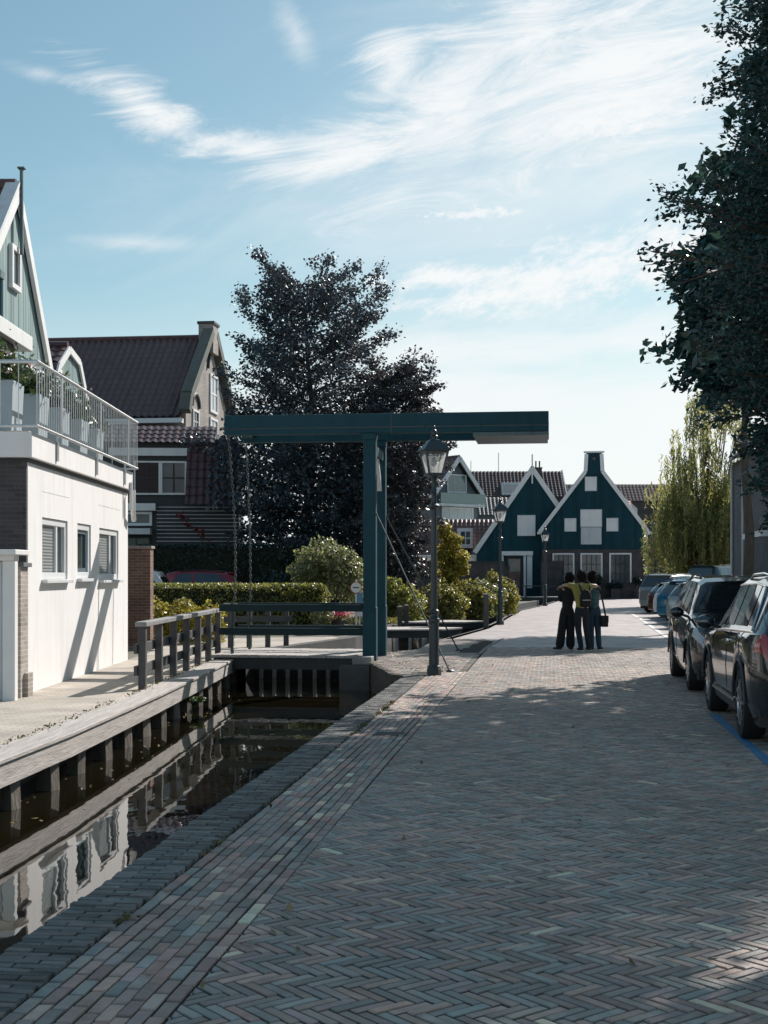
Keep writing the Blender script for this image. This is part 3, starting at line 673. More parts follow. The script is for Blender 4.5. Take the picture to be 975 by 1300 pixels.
def gable_roof(root, pts, depth, m, over=.25, col=.26, seg=5, und=None, row=.34, amp=.035, lip=.028):
    """pantiled slopes along each segment of pts (left eave..ridge..right eave)"""
    b = MB(); ri = max(range(len(pts)), key=lambda i: pts[i][1])
    for i in range(len(pts)-1):
        (xa,za),(xb,zb) = pts[i],pts[i+1]
        lo, hi = ((xa,za),(xb,zb)) if i < ri else ((xb,zb),(xa,za))
        v = Vector((hi[0]-lo[0],0,hi[1]-lo[1])); l = v.length
        if l < .3: continue
        v.normalize(); u = Vector((0,1,0)); nn = v.cross(u) if i >= ri else u.cross(v)
        if nn.z < 0: nn = -nn
        o = Vector((lo[0],-over,lo[1])); pantile(b, o, u, depth+2*over, v, l, nn, col=col, seg=seg, row=row, amp=amp, lip=lip)
    rf = b.build('roof', m, root, smooth=50, fix=False)
    b = MB()
    for i in range(len(pts)-1):
        (xa,za),(xb,zb) = pts[i],pts[i+1]; d = Vector((xb-xa,0,zb-za)); 
        b.bar((xa,depth/2,za-.03),(xb,depth/2,zb-.03),depth+2*over-.04,.06,up=(0,0,1) if abs(d.x) > .2 else (1,0,0))
    b.build('roof_boarding', und or M_darkw, rf)
    b = MB(); rx, rz = pts[ri]; b.tube([(rx,-over,rz+.04),(rx,depth+over,rz+.04)],.12,8); b.build('ridge_tiles', m, rf, smooth=True)
    return rf
def bargeboards(root, pts, m, y=-.27, w=.22, th=.06, part='bargeboard'):
    for (xa,za),(xb,zb) in zip(pts,pts[1:]):
        b = MB(); b.bar((xa,y,za),(xb,y,zb),th,w,up=(0,0,1) if abs(xb-xa) > .05 else (1,0,0)); b.build(part, m, root, bevel=.006)
def chimney(root, x, y, z0, z1, w, m, pots=2, parent=None):
    b = MB(); b.bb(x-w/2,x+w/2,y-w*.35,y+w*.35,z0,z1); c = b.build('chimney', m, parent or root)
    b = MB(); b.bb(x-w/2-.05,x+w/2+.05,y-w*.35-.05,y+w*.35+.05,z1,z1+.1); b.build('chimney_cap', M_darkw, c)
    for i in range(pots):
        b = MB(); b.tube([(x+(i-(pots-1)/2)*w*.45,y,z1+.1),(x+(i-(pots-1)/2)*w*.45,y,z1+.75)],.075,8); b.build('chimney_pot', M_darkw, c, smooth=True)

# ---- white rendered house with roof terrace (facade looks across the canal)
wh = thing('white_house', 'white rendered canal house with three windows and a railed roof terrace', 'house', (-5.08,22.8,0), R(90))
x0, x1 = -3.7, 3.75       # local x = distance-22.8 ; local y goes left
wins = [(-2.1,1.60,1.62,.93),(-.10,1.02,1.63,.92),(1.95,1.72,1.60,.93)]
b = MB()                  # wall with real openings
xs = [x0]+[v for wn in wins for v in (wn[0]-wn[1]/2, wn[0]+wn[1]/2)]+[x1]
for i in range(len(xs)-1):
    if i % 2 == 0: b.bb(xs[i],xs[i+1],0,.3,-.02,3.30)
    else:
        wn = wins[i//2]; b.bb(xs[i],xs[i+1],0,.3,-.02,wn[2]); b.bb(xs[i],xs[i+1],0,.3,wn[2]+wn[3],3.30)
b.build('wall', M_render, wh)
b = MB(); b.bb(x0+.0,x1-.01,.302,9.,-.02,3.29); b.build('inner_wall', M_dbrick, wh)
b = MB(); b.bb(x0-.05,x0-.003,.012,9.,-.02,3.31); b.build('brick_side_wall', M_dbrick, wh)
b = MB(); b.bb(x1-.2,x1+.004,.35,9.,-.02,3.31); b.build('brick_side_wall', M_dbrick, wh)
b = MB(); b.bb(x0-.13,x1+.05,-.09,9.,3.36,3.72); b.build('terrace_fascia', M_render, wh, bevel=.008)
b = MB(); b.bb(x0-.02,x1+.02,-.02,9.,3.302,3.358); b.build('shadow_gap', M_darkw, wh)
b = MB(); b.bb(x0-.02,x1,-.02,8.9,3.722,3.745); b.build('terrace_floor', M_quayp, wh)
M_pvc = mat('window_frame_paint', (.70,.72,.72), rough=.4, var=.04)
M_dframe = mat('blue_grey_frame', (.10,.15,.17), rough=.4, var=.08)
bm_ = bpy.data.materials.new('venetian_blind'); N, L, B = nodes_of(bm_)
tc = N.new('ShaderNodeTexCoord'); wv = N.new('ShaderNodeTexWave'); wv.bands_direction = 'Z'; wv.inputs['Scale'].default_value = 6.5
cr = N.new('ShaderNodeValToRGB'); cr.color_ramp.elements[0].color = (.10,.115,.12,1); cr.color_ramp.elements[1].color = (.42,.44,.44,1)
L.new(tc.outputs['Object'], wv.inputs['Vector']); L.new(wv.outputs['Color'], cr.inputs['Fac']); L.new(cr.outputs['Color'], B.inputs['Base Color']); B.inputs['Roughness'].default_value = .3
for k,(wx,ww,wz,wh_) in enumerate(wins):
    b = MB(); y_ = .085; a,c,z0_,z1_ = wx-ww/2+.005,wx+ww/2-.005,wz+.005,wz+wh_-.005; fr = .1
    b.bb(a,c,y_-.06,y_+.05,z1_-fr,z1_); b.bb(a,c,y_-.06,y_+.05,z0_,z0_+fr); b.bb(a,a+fr,y_-.06,y_+.05,z0_+fr,z1_-fr); b.bb(c-fr,c,y_-.06,y_+.05,z0_+fr,z1_-fr)
    f = b.build('window', M_pvc, wh, bevel=.008)
    b = MB(); b.bb(a+fr,c-fr,y_,y_+.01,z0_+fr,z1_-fr); b.build('pane', glass_mat('terrace_house_glass',(.03,.045,.05)), f)
    if k != 1:
        b = MB(); b.bb(a+fr,a+fr+(ww-.2)*.62,y_-.012,y_-.004,z0_+fr,z1_-fr); b.build('blind', bm_, f)
        b = MB(); b.bb(a+fr+(ww-.2)*.62,a+fr+(ww-.2)*.62+.09,y_-.05,y_-.002,z0_+fr,z1_-fr); b.build('mullion', M_pvc, f)
    else:
        b = MB(); i0 = fr; b.bb(a+i0,c-i0,y_-.03,y_-.002,z0_+i0,z0_+i0+.07); b.bb(a+i0,c-i0,y_-.03,y_-.002,z1_-i0-.06,z1_-i0); b.bb(c-i0-.07,c-i0,y_-.03,y_-.002,z0_+i0+.07,z1_-i0-.06); b.bb(a+i0,a+i0+.05,y_-.03,y_-.002,z0_+i0+.07,z1_-i0-.06); b.build('sash', M_dframe, f)
    b = MB(); b.bb(a-.05,c+.05,-.09,.16,wz-.055,wz-.004); b.build('sill', M_whited, f, bevel=.006)
for px_ in (1.03,):
    b = MB(); b.bb(px_-.006,px_+.006,-.004,.01,0,1.5); b.build('render_joint', M_whited, wh)
for za,zb,xa,xb in ((2.93,2.938,-2.9,-1.2),(2.93,2.938,1.0,3.0)):
    b = MB(); b.bb(xa,xb,-.003,.01,za,zb); b.build('render_joint', M_whited, wh)
b = MB(); b.tube([(x1-.12,-.13,3.36),(x1-.12,-.13,2.9),(x1+.1,-.1,2.78)],.05,10); b.tube([(x1-.30,-.12,3.50),(x1-.30,-.12,2.95)],.03,8); b.build('drainpipe', M_white, wh, smooth=True)
# terrace railing
rg = MB(); rg.tube([(x0-.16,6.5,4.71),(x0-.16,-.17,4.71),(x1+.1,-.17,4.71),(x1+.1,2.8,4.71)],.028,8); rg.tube([(x0-.16,6.5,3.80),(x0-.16,-.17,3.80),(x1+.1,-.17,3.80),(x1+.1,2.8,3.80)],.022,8)
rail = rg.build('terrace_railing', M_steel, wh, smooth=True)
bme = None; k = 0
def baluster(x, y):
    global bme
    if bme is None:
        b = MB(); b.tube([(0,0,3.80),(0,0,4.70)],.0065,6); bme = b.build('baluster', M_steel, rail, smooth=True); o = bme
    else: o = bme.copy(); COL.objects.link(o); o.parent = rail
    o.location = (x,y,0)
nb = 56
for i in range(nb): baluster(x0-.16+(x1-x0+.26)*(i/(nb-1)), -.17)
for i in range(1,14): baluster(x0-.16, -.17+.26*i)
for i in range(1,12): baluster(x1+.1, -.17+.25*i)
for xx in (-2.4,0.4,2.9):
    b = MB(); b.bb(xx-.03,xx+.03,-.125,-.095,3.42,3.82); b.build('rail_bracket', M_steel, rail, bevel=.005)
    b = MB(); b.bb(xx-.022,xx+.022,-.182,-.158,3.82,4.70); b.build('rail_post', M_steel, rail)
# planters on the terrace
M_plant = mat('planter_grey', (.36,.43,.46), rough=.6, var=.08)
M_lf1 = leaf_mat('garden_leaf', (.055,.085,.03)); M_fl = leaf_mat('pale_flower', (.32,.22,.26)); 
plabs = ['grey blue terrace planter nearest to the corner with bushy green plant','grey blue terrace planter second from the corner with pinkish flowers','grey blue terrace planter in the middle of the row with tall thin flowers','grey blue terrace planter fourth along the railing with white flowers','grey blue terrace planter at the far end of the railing']
for i,(xl,h) in enumerate(((-3.05,.78),(-1.55,.78),(-.1,.75),(1.35,.72),(2.7,.7))):
    w_ = M_ = wh.matrix_basis @ Vector((xl,.62,3.746))
    t = thing('planter', plabs[i], 'planter', w_, R(90), group='planters on the roof terrace')
    b = MB(); pr = [(.36,0),(.40,h),(.35,h),(.34,h-.06)]
    b.lathe([(r*1.1,z) for r,z in pr], n=4, a0=R(45)); b.build('pot', M_plant, t, bevel=.01)
    p_ = [(random.gauss(0,.2),random.gauss(0,.18),h+abs(random.gauss(.16,.18))) for _ in range(520)]
    leaves('foliage', p_, .06, M_lf1, t, seed=i, aspect=2.4, hue=.2)
    p_ = [(random.gauss(0,.26),random.gauss(0,.22),h+abs(random.gauss(.38,.16))) for _ in range(60 if i else 20)]
    leaves('flowers', p_, .045, M_fl, t, seed=40+i, aspect=1.2)
# brick pier right of it, left-hand pier, white gate post
bp_ = thing('brick_wall', 'red brown brick wall pier at the far corner of the white house', 'wall', (-5.55,30.4,0))
b = MB(); b.bb(-.62,.28,-.2,.2,-.02,2.28); b.build('masonry', M_rbrick, bp_); b = MB(); b.bb(-.64,.31,-.23,.23,2.28,2.34); b.build('coping', M_gbrick, bp_)
b = MB(); b.bb(-.7,.3,-.28,-.202,-.02,.08); b.build('plinth', M_gbrick, bp_)
lp = thing('brick_pier', 'pale brick pier with slate cap in front of the white house corner', 'pier', (-4.99,18.55,0))
b = MB(); b.bb(-.27,.0,-.16,.22,-.02,1.80); b.build('masonry', M_ybrick, lp); b = MB(); b.bb(-.30,.05,-.19,.25,1.80,1.86); b.build('cap', mat('slate',(.13,.14,.15),rough=.6), lp, bevel=.006)
b = MB(); b.bb(-.26,.06,.0,.26,-.02,.33); b.build('plinth', M_ybrick, lp)
gp_ = thing('gate_post', 'white painted post with flat white canopy board at the left edge', 'post', (-4.955,18.05,0))
b = MB(); b.bb(-.17,.0,-.08,.08,-.02,1.88); b.build('post', M_white, gp_, bevel=.01)
b = MB(); b.bb(-1.6,.07,-.3,.4,1.96,2.03); b.build('canopy', M_white, gp_, bevel=.01); b = MB(); b.bb(-1.5,-.0,-.12,.12,1.88,1.96); b.build('lintel', M_white, gp_)
b = MB(); b.bb(-1.5,-.2,-.0,.03,-.02,1.87); b.build('gate_panel', M_whited, gp_)
# ---- grey green gable house behind the terrace
gg = thing('gabled_house', 'grey green boarded house with steep white edged gable and finial behind the terrace', 'house', (-7.02,25.35,0), R(90))
AP = 8.95; ol = [(-2.0,6.95),(0.,AP),(3.2,4.95)]
gable_walls(gg, [(-2.0,6.9),(0,AP-.05),(3.2,4.9)], 3.3, 8, M_aqua)
boards(gg, ol, 3.6, M_aqua, pitch=.17)
gable_roof(gg, [(-2.15,6.98),(0,AP+.08),(3.35,4.86)], 8, M_tile, over=.06, seg=5)
bargeboards(gg, [(-2.15,6.86),(0,AP-.02),(3.32,4.80)], M_white, y=-.10, w=.22, th=.08)
b = MB(); b.bar((-2.2,-.02,7.03),(-.05,-.02,AP+.15),.26,.07); b.build('verge', M_whited, gg)
b = MB(); b.bb(-.032,.032,-.19,-.13,7.75,AP+.42); b.bb(-.07,.07,-.23,-.09,AP+.42,AP+.45); b.build('finial', M_teall, gg, bevel=.008)
window(gg, -.12, 7.05, .62, .82, fr=.1, cols=1, rows=1, y=-.05)
window(gg, 1.2, 4.35, 1.55, 1.45, fr=.09, cols=2, rows=1, mun=.08, y=-.05, pm=glass_mat('pale_pane',(.30,.34,.35),.1))
window(gg, -.45, 4.35, 1.1, 1.3, fr=.09, cols=2, rows=1, mun=.08, y=-.05)
b = MB(); b.bb(-3.6,-.95,-.62,-.06,5.75,6.02); b.build('canopy', M_white, gg, bevel=.01)
b = MB(); b.tube([(-2.12,-.36,6.86),(-2.12,-.36,3.8)],.05,8); b.build('drainpipe', M_teal, gg, smooth=True)
b = MB(); b.bb(-2.3,-2.05,-.42,7.8,6.82,6.95); b.build('gutter', M_teall, gg)
b = MB(); b.bb(-3.6,-1.75,-.5,-.08,3.75,5.74); b.build('porch_wall', M_dbrick, gg)
# second smaller gable
g2 = thing('gabled_house', 'small grey green boarded gable with broken white edging behind the terrace end', 'house', (-8.15,34.9,-.25), R(88)); g2.scale = (.95,)*3
o2 = [(-2.6,6.0),(-1.5,7.55),(-.5,8.15),(.55,7.95),(1.7,6.6),(2.7,4.9)]
gable_walls(g2, o2, 0, 6, M_aqua); boards(g2, o2, 6.25, M_aqua, pitch=.2)
gable_roof(g2, [(x,z+.05) for x,z in o2], 6, M_tile, over=.05)
bargeboards(g2, [(x,z-.02) for x,z in o2], M_white, y=-.09, w=.2)
b = MB(); b.bb(-2.4,2.5,-.06,-.0,4.2,6.2); b.build('lower_panel', M_white, g2)
window(g2, .6, 4.6, 1.5, 1.2, y=-.07, cols=2, rows=1)
# ---- big tiled brick house on the left
KH = 1.18        # these two houses stand further back and are larger
n1, n2 = Vector((-7.4,50)), Vector((-6.55,57.2)); ang = math.atan2((n2-n1).y,(n2-n1).x)
bh = thing('brick_house', 'old brick house with wide dark pantiled roof and a brick end gable', 'house', (n1.x*KH,n1.y*KH,1.7-1.7*KH), ang); bh.scale = (KH,)*3
GW = (n2-n1).length; AX = GW*.50; ZA, ZE = 11.1, 7.85; DEP = 17.
gable_walls(bh, [(0,ZE),(AX,ZA),(GW,ZE)], 0, DEP, M_gbrick)
gable_roof(bh, [(-.35,ZE-.32),(AX,ZA+.04),(GW+.35,ZE-.32)], DEP, M_tile, over=-.12, col=.27, seg=6, row=.36, amp=.06, lip=.012)
def par(xa,za,xb,zb): b = MB(); b.bar((xa,-.05,za),(xb,-.05,zb),.42,.34); b.build('gable_parapet', mat('mossy_parapet',(.12,.13,.115),rough=.9,var=.3,scale=3), bh)
par(-.3,ZE-.1,-.02,ZE+.55); par(-.02,ZE+.55,AX-.3,ZA+.25); par(AX+.3,ZA+.25,GW+.02,ZE+.55); par(GW+.02,ZE+.55,GW+.3,ZE-.1)
chimney(bh, AX, .05, ZA-.6, ZA+.55, .85, M_gbrick, pots=0)
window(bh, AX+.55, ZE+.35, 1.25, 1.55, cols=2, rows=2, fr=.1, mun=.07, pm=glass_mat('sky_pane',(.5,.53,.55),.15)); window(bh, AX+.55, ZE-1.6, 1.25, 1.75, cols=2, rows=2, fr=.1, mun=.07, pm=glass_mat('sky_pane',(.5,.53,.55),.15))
window(bh, 1.35, ZE-.75, .9, .9, fr=.09)
for cx,cz,r in ((AX+.55,ZE+1.95,.95),(1.35,ZE+.2,.55)):
    b = MB(); b.tube([(cx+r*math.cos(a),-.03,cz+r*math.sin(a)) for a in np.linspace(.1,3.04,12)],.07,6); b.build('brick_arch', M_darkw, bh, smooth=True)
b = MB(); b.bb(-.62,-.30,-.0,DEP,ZE-.55,ZE-.38); b.build('gutter', M_white, bh)
# ---- tarred house with window pair in front of it
th_ = thing('tarred_house', 'black boarded house with white framed window pair and striped lower boards', 'house', (-7.2*KH,46*KH,1.7-1.7*KH), R(4)); th_.scale = (KH,)*3
b = MB(); b.bb(-6,2.2,0.,4.2,0,6.35); b.build('wall', M_tar, th_)
b = MB(); pantile(b,(-6,-.35,6.15),(1,0,0),7.4,Vector((0,.62,.34)),1.45,Vector((0,-.34,.62)),seg=5); b.build('roof', M_tile, th_, smooth=50, fix=False)
b = MB(); b.bb(-2.2,.5,-.2,-.05,5.75,6.02); b.build('fascia', M_white, th_, bevel=.01)
for xx in (-1.25,.42-.33):
    pass
window(th_, -.92, 4.42, .9, 1.16, y=-.05, fr=.06, cols=2, rows=2, mm=M_tar, mun=.05); window(th_, -.02, 4.42, .9, 1.16, y=-.05, fr=.07, cols=2, rows=2, mm=M_tar, mun=.05, pm=glass_mat('curtained_pane',(.16,.18,.18),.12))
b = MB(); o = Vector((-.0,-.1,5.9)); pantile(b,(.45,-1.2,4.02),(1,0,0),1.7,Vector((0,1.15,2.15)),2.4,Vector((0,-2.15,1.15)),seg=5); b.build('lean_to_roof', M_tile, th_, smooth=50, fix=False)
b = MB()
for i in range(24): z = .9+i*.13; b.bb(-.6,2.2,-.07,-.02,z,z+.10)
b.build('striped_boards', M_tar, th_)
b = MB()
for i in range(24): z = .9+i*.13; b.bb(-.6,2.2,-.06,-.02,z+.103,z+.127)
b.build('white_board_edges', M_whited, th_)
window(th_, -1.35, 3.36, 1.2, .48, y=-.05, fr=.09, cols=1, rows=1, pm=glass_mat('curtained_pane',(.16,.18,.18),.12)); b = MB(); b.bb(-2.2,-.62,-.3,-.05,3.87,4.12); b.build('fascia', M_white, th_)
b = MB(); b.bb(-2.2,-.75,-.8,-.05,3.05,3.25); b.build('awning', M_whited, th_); window(th_, -1.5, 1.9, 1.4, 1.1, y=-.05, fm=M_tar, cols=3, rows=1)
b = MB(); b.bar((2.2,-1.25,4.05),(2.2,-.2,5.9),.08,.2); b.build('white_verge', M_whited, th_)
# flowering red creeper on the striped boards
cr_ = thing('red_climber', 'small red climbing plant against the black and white striped boards', 'plant', (-7.9,53.6,0))
leaves('foliage', [(-.3+1.25*t+random.gauss(0,.10), random.gauss(0,.04), 4.1-1.1*t+random.gauss(0,.07)) for t in np.linspace(0,1,60)], .1, leaf_mat('red_leaf',(.28,.02,.03)), cr_, seed=9)
b = MB(); b.tube([(1.0,0,0),(.9,.02,2.2),(.5,.0,3.3),(-.3,0,4.1)],.02,6); b.build('stem', M_bark, cr_)
# ---- the pair of green gable houses
rg_ = thing('gable_house', 'dark green gable house with square topped gable and three tall ground floor windows', 'house', (14.9,95,0), R(-8.9))
ol = [(-3.72,4.85),(-.66,8.95),(-.58,10.3),(.58,10.3),(.66,8.95),(3.62,4.85)]
b_ = gable_walls(rg_, [(-3.7,4.82),(0,9.75),(3.6,4.82)], 3.45, 9, M_green); boards(rg_, [(-3.72,4.85),(-.66,8.95),(.66,8.95),(3.62,4.85)], 3.5, M_green, pitch=.21, y=-.05)
b = MB(); b.bb(-.545,.545,-.09,.06,8.8,10.29); b.build('gable_top', M_green, rg_)
b = MB(); b.bb(-3.7,3.58,-.02,9,-.1,3.47); b.build('brick_wall', M_dbrick, rg_)
gable_roof(rg_, [(-3.85,4.75),(-.0,9.85),(3.78,4.75)], 9, M_tile, over=.1, col=.3, seg=3)
bargeboards(rg_, [(-3.85,4.7),(-.60,8.98),(-.53,10.22)], M_white, y=-.16, w=.27, th=.1); bargeboards(rg_, [(.53,10.22),(.60,8.98),(3.75,4.7)], M_white, y=-.16, w=.27, th=.1)
b = MB(); b.bb(-.72,.72,-.25,.1,10.30,10.42); b.build('gable_cap', M_white, rg_, bevel=.01)
b = MB(); b.bb(-4.0,-3.6,-.22,.1,4.55,4.72); b.bb(3.45,4.05,-.22,.1,4.5,4.72); b.build('eave_end', M_white, rg_)
shutter(rg_, -.22, 7.6, .84, 1.02, y=-.06); shutter(rg_, -.2, 5.05, 1.52, 1.25, y=-.06); shutter(rg_, -.2, 3.82, 1.44, 1.2, y=-.05, m=M_whited, slats=True)
shutter(rg_, -1.66, 4.73, .84, .95, y=-.06); shutter(rg_, 1.28, 4.73, .84, .95, y=-.06)
M_curt = glass_mat('net_curtain_pane', (.055,.075,.08), .08)
for xx in (-2.15,-.18,1.84): window(rg_, xx, .95, 1.55, 2.25, y=-.03, fr=.11, cols=4, rows=3, mun=.05, mm=M_tar, pm=M_curt)
b = MB(); b.bb(-3.7,-2.2,-1.35,-1.05,-.1,2.65); b.build('porch_wall', M_dbrick, rg_)
b = MB(); b.bb(3.66,3.74,-.12,-.04,0,4.6); b.build('drainpipe', M_whited, rg_)
lg = thing('gable_house', 'dark green gable house with plain pointed gable and white framed front door', 'house', (10.65,96.2,0), R(-6.3))
ol = [(-4.0,3.45),(0,9.3),(3.0,5.0)]
gable_walls(lg, ol, -.1, 9, M_green); boards(lg, ol, 2.0, M_green, pitch=.24, y=-.05)
gable_roof(lg, [(-4.15,3.35),(0,9.36),(3.1,4.9)], 9, M_tile, over=.1, col=.3, seg=3)
bargeboards(lg, [(-4.12,3.25),(0,9.28),(1.95,6.42)], M_white, y=-.16, w=.34, th=.1)
b = MB(); b.bb(-.05,.05,-.26,-.2,8.2,10.3); b.build('finial', M_white, lg)
b = MB(); b.bb(-2.75,-2.3,-.5,-.15,5.9,6.12); b.build('gutter_hopper', M_white, lg)
shutter(lg, -.42, 4.45, 1.3, 1.5, y=-.06)
b = MB(); b.bb(-2.3,.05,-.3,-.06,3.05,3.35); b.bb(-2.2,-2.05,-.2,-.06,-.1,3.04); b.bb(-.62,-.45,-.2,-.06,-.1,3.04); b.bb(-.38,.0,-.14,-.06,.7,3.04); b.build('door_frame', M_white, lg)
b = MB(); b.bb(-1.9,-.66,-.1,-.055,-.1,3.0); d_ = b.build('door', M_tar, lg); b = MB(); b.bb(-1.7,-.86,-.12,-.101,1.5,2.8); b.build('door_pane', M_curt, d_)
window(lg, 1.2, .75, 1.0, 2.55, y=-.05, fr=.1, cols=1, rows=2, mm=M_tar, pm=M_curt)
b = MB(); b.bb(-4.0,-.9,-.16,-.0,-.1,1.9); b.build('brick_base', M_rbrick, lg)
gw = thing('garden_wall', 'low dark brick garden wall in front of the pointed gable house', 'wall', (8.6,94.5,0))
b = MB(); b.bb(-1.8,.2,-.1,.1,-.1,2.2); b.build('masonry', M_dbrick, gw); b = MB(); b.bb(-1.85,.25,-.13,.13,2.2,2.27); b.build('coping', M_darkw, gw)
pw = thing('planter_wall', 'low dark brick planter wall under the three tall windows', 'wall', (16.2,93.2,0))
b = MB(); b.bb(-2.8,3.0,-.1,.1,-.1,1.05); b.build('masonry', M_dbrick, pw); b = MB(); b.bb(-2.85,3.05,-.14,.14,1.05,1.12); b.build('coping', M_darkw, pw)
w2 = thing('garden_wall', 'long dark brick wall left of the pointed gable house behind the bushes', 'wall', (5.2,90,0))
b = MB(); b.bb(-5.2,2.9,-.12,.12,-.1,2.5); b.build('masonry', M_dbrick, w2); b = MB(); b.bb(-5.25,2.95,-.16,.16,2.5,2.58); b.build('coping', M_darkw, w2)
# ---- houses behind
h1 = thing('balcony_house', 'tall grey house with glazed gable and balconies behind the copper beech', 'house', (6.2,116,0), R(38))
ol = [(-2.6,8.7),(0,11.75),(2.6,8.7)]
gable_walls(h1, [(-2.5,8.6),(0,11.6),(2.5,8.6)], 0, 12, mat('grey_boards',(.10,.13,.14),rough=.6,stain=.2))
gable_roof(h1, [(-2.9,8.45),(0,11.85),(2.9,8.45)], 12, M_tile, over=.5, col=.3, seg=3)
bargeboards(h1, [(-2.9,8.4),(0,11.75),(2.9,8.4)], M_whited, y=-.55, w=.35, th=.12)
b = MB(); b.bb(-3.0,-2.65,-.5,12,8.2,8.45); b.build('gutter', M_whited, h1)
window(h1, .1, 8.75, 2.2, 1.6, y=-.03, cols=3, rows=1, fr=.1, pm=glass_mat('green_pane',(.12,.22,.21),.1))
b = MB(); b.bb(-2.5,2.6,-1.0,0,7.55,7.75); b.build('balcony', M_whited, h1); b = MB(); b.bb(-2.5,2.6,-1.0,-.95,7.78,8.65); b.build('balcony_glass', glass_mat('green_pane',(.12,.22,.21),.1), h1)
window(h1, .2, 5.5, 3.6, 2., y=-.03, cols=4, rows=1, fr=.12, pm=glass_mat('white_blind_pane',(.45,.5,.5),.2))
b = MB(); b.bb(-5.5,6.5,-2.4,0,4.75,5.0); bl_ = b.build('terrace', M_whited, h1); b = MB()
for i in range(7): b.bb(-5.5+i*2-.03,-5.5+i*2+.03,-2.4,-2.34,5.0,6.0)
b.bb(-5.5,6.5,-2.4,-2.34,5.98,6.04); b.bb(-5.5,6.5,-2.385,-2.36,5.1,5.95); b.build('terrace_balustrade', mat('grey_glass',(.2,.26,.27),rough=.2), bl_)
b = MB(); b.bb(-2.6,-1.6,.0,.04,9.6,9.7); b.bb(-4.,-2.7,5,7.2,8.6,10.); b.build('dormer', M_whited, h1)
h2 = thing('tiled_house', 'long dark pantiled house with grey dormer behind the pointed gable house', 'house', (8.4,132,0))
b = MB(); b.bb(0,9.4,0,7,0,9.4); b.build('wall', M_dbrick, h2); b = MB(); pantile(b,(-.2,-.3,9.3),(1,0,0),9.8,Vector((0,3.6,2.8)),4.5,Vector((0,-2.8,3.6)),col=.36,seg=4,amp=.05,row=.42); b.build('roof', M_tilef, h2, smooth=50, fix=False)
b = MB(); b.prism([(0,0),(7,0),(7,9.4),(3.5,12.1),(0,9.4)],0,.3); g_ = b.build('end_gable', M_gbrick, h2); g_.matrix_local = Matrix.Translation((9.4,0,0)) @ Matrix.Rotation(R(90),4,'Z')
b = MB(); b.bar((9.6,-.3,9.25),(9.6,3.55,12.15),.12,.3,up=(0,0,1)); b.bar((9.6,7.3,9.25),(9.6,3.45,12.15),.12,.3); b.build('bargeboard', M_whited, h2)
b = MB(); b.bb(3.2,5.3,-.1,2.5,9.5,10.75); d_ = b.build('dormer', M_whited, h2); b = MB(); b.bb(3.35,4.2,-.12,-.101,9.75,10.55); b.bb(4.3,5.15,-.12,-.101,9.75,10.55); b.build('pane', glass_mat('pale_pane',(.30,.34,.35),.1), d_)
chimney(h2, 7.0, 2.2, 10.2, 12.3, .8, M_dbrick, pots=2)
b = MB(); b.tube([(3.2,3.6,12),(3.2,3.6,14)],.03,5); b.tube([(.4,3.6,12),(.4,3.6,13.2)],.03,5); b.build('aerial', M_iron, h2)
h5 = thing('tiled_house', 'dark roofed house with glazed front below the long pantiled roof', 'house', (7.8,124,0))
b = MB(); b.bb(0,7.6,0,6,0,7.2); b.build('wall', mat('grey_boards',(.10,.13,.14),rough=.6,stain=.2), h5); b = MB(); pantile(b,(-.2,-.3,7.15),(1,0,0),5.2,Vector((0,3.,2.0)),3.2,Vector((0,-2.0,3.)),col=.36,seg=4,amp=.05); b.build('roof', mat('slate_roof',(.05,.06,.07),rough=.5,var=.3,scale=4), h5, smooth=50, fix=False)
b = MB(); b.bar((5.0,-.4,7.0),(5.6,2.8,9.2),.2,.3); b.build('verge', M_white, h5)
window(h5, 2.6, 5.2, 3.8, 1.6, cols=4, rows=1, fr=.1, pm=glass_mat('green_pane',(.12,.22,.21),.1))
h3 = thing('low_house', 'low house with red pantiled roof and small shuttered white dormer window', 'house', (4.2,105,0))
b = MB(); b.bb(-1.8,5.2,0,6,0,3.2); b.build('wall', M_white, h3); b = MB(); pantile(b,(-2,-.4,3.2),(1,0,0),7.4,Vector((0,3.2,3.0)),4.2,Vector((0,-3.0,3.2)),col=.36,seg=5,amp=.07,row=.42); b.build('roof', M_tiler, h3, smooth=50, fix=False)
b = MB(); b.bb(1.6,2.75,-.35,1.6,3.75,5.3); d_ = b.build('dormer', M_white, h3); window(h3, 2.17, 3.9, .98, 1.25, y=-.36, fr=.13, cols=2, rows=2, mun=.08, fm=M_white, mm=M_white)
b = MB(); b.bb(-2,5.3,-.5,-.36,2.95,3.15); b.build('gutter', M_white, h3)
for i in range(3): b = MB(); b.bar((1.7+i*1.1,-.7,1.7),(2.6+i*1.1,-.7,2.75),.06,.1); b.build('white_trellis_brace', M_white, h3)
h4 = thing('red_roofed_house', 'house with orange and dark red roofs to the right of the square topped gable', 'house', (20.5,122,0))
b = MB(); b.bb(-1.5,5,0,7,0,6.3); b.build('wall', M_dbrick, h4); b = MB(); pantile(b,(-.6,-.3,7.1),(1,0,0),2.9,Vector((0,2,1.35)),2.4,Vector((0,-1.35,2)),col=.36,seg=4); b.build('roof', M_tileo, h4, smooth=50, fix=False)
b = MB(); pantile(b,(1.0,-1.3,3.6),(1,0,0),5,Vector((0,2,2.1)),3.9,Vector((0,-2.1,2)),col=.36,seg=4); b.build('lower_roof', M_tiler, h4, smooth=50, fix=False)
b = MB(); b.prism([(1.2,6.3),(3.0,6.3),(3.0,7.8),(2.1,8.6),(1.2,7.8)],2.2,3.2); b.build('white_gable', M_white, h4)
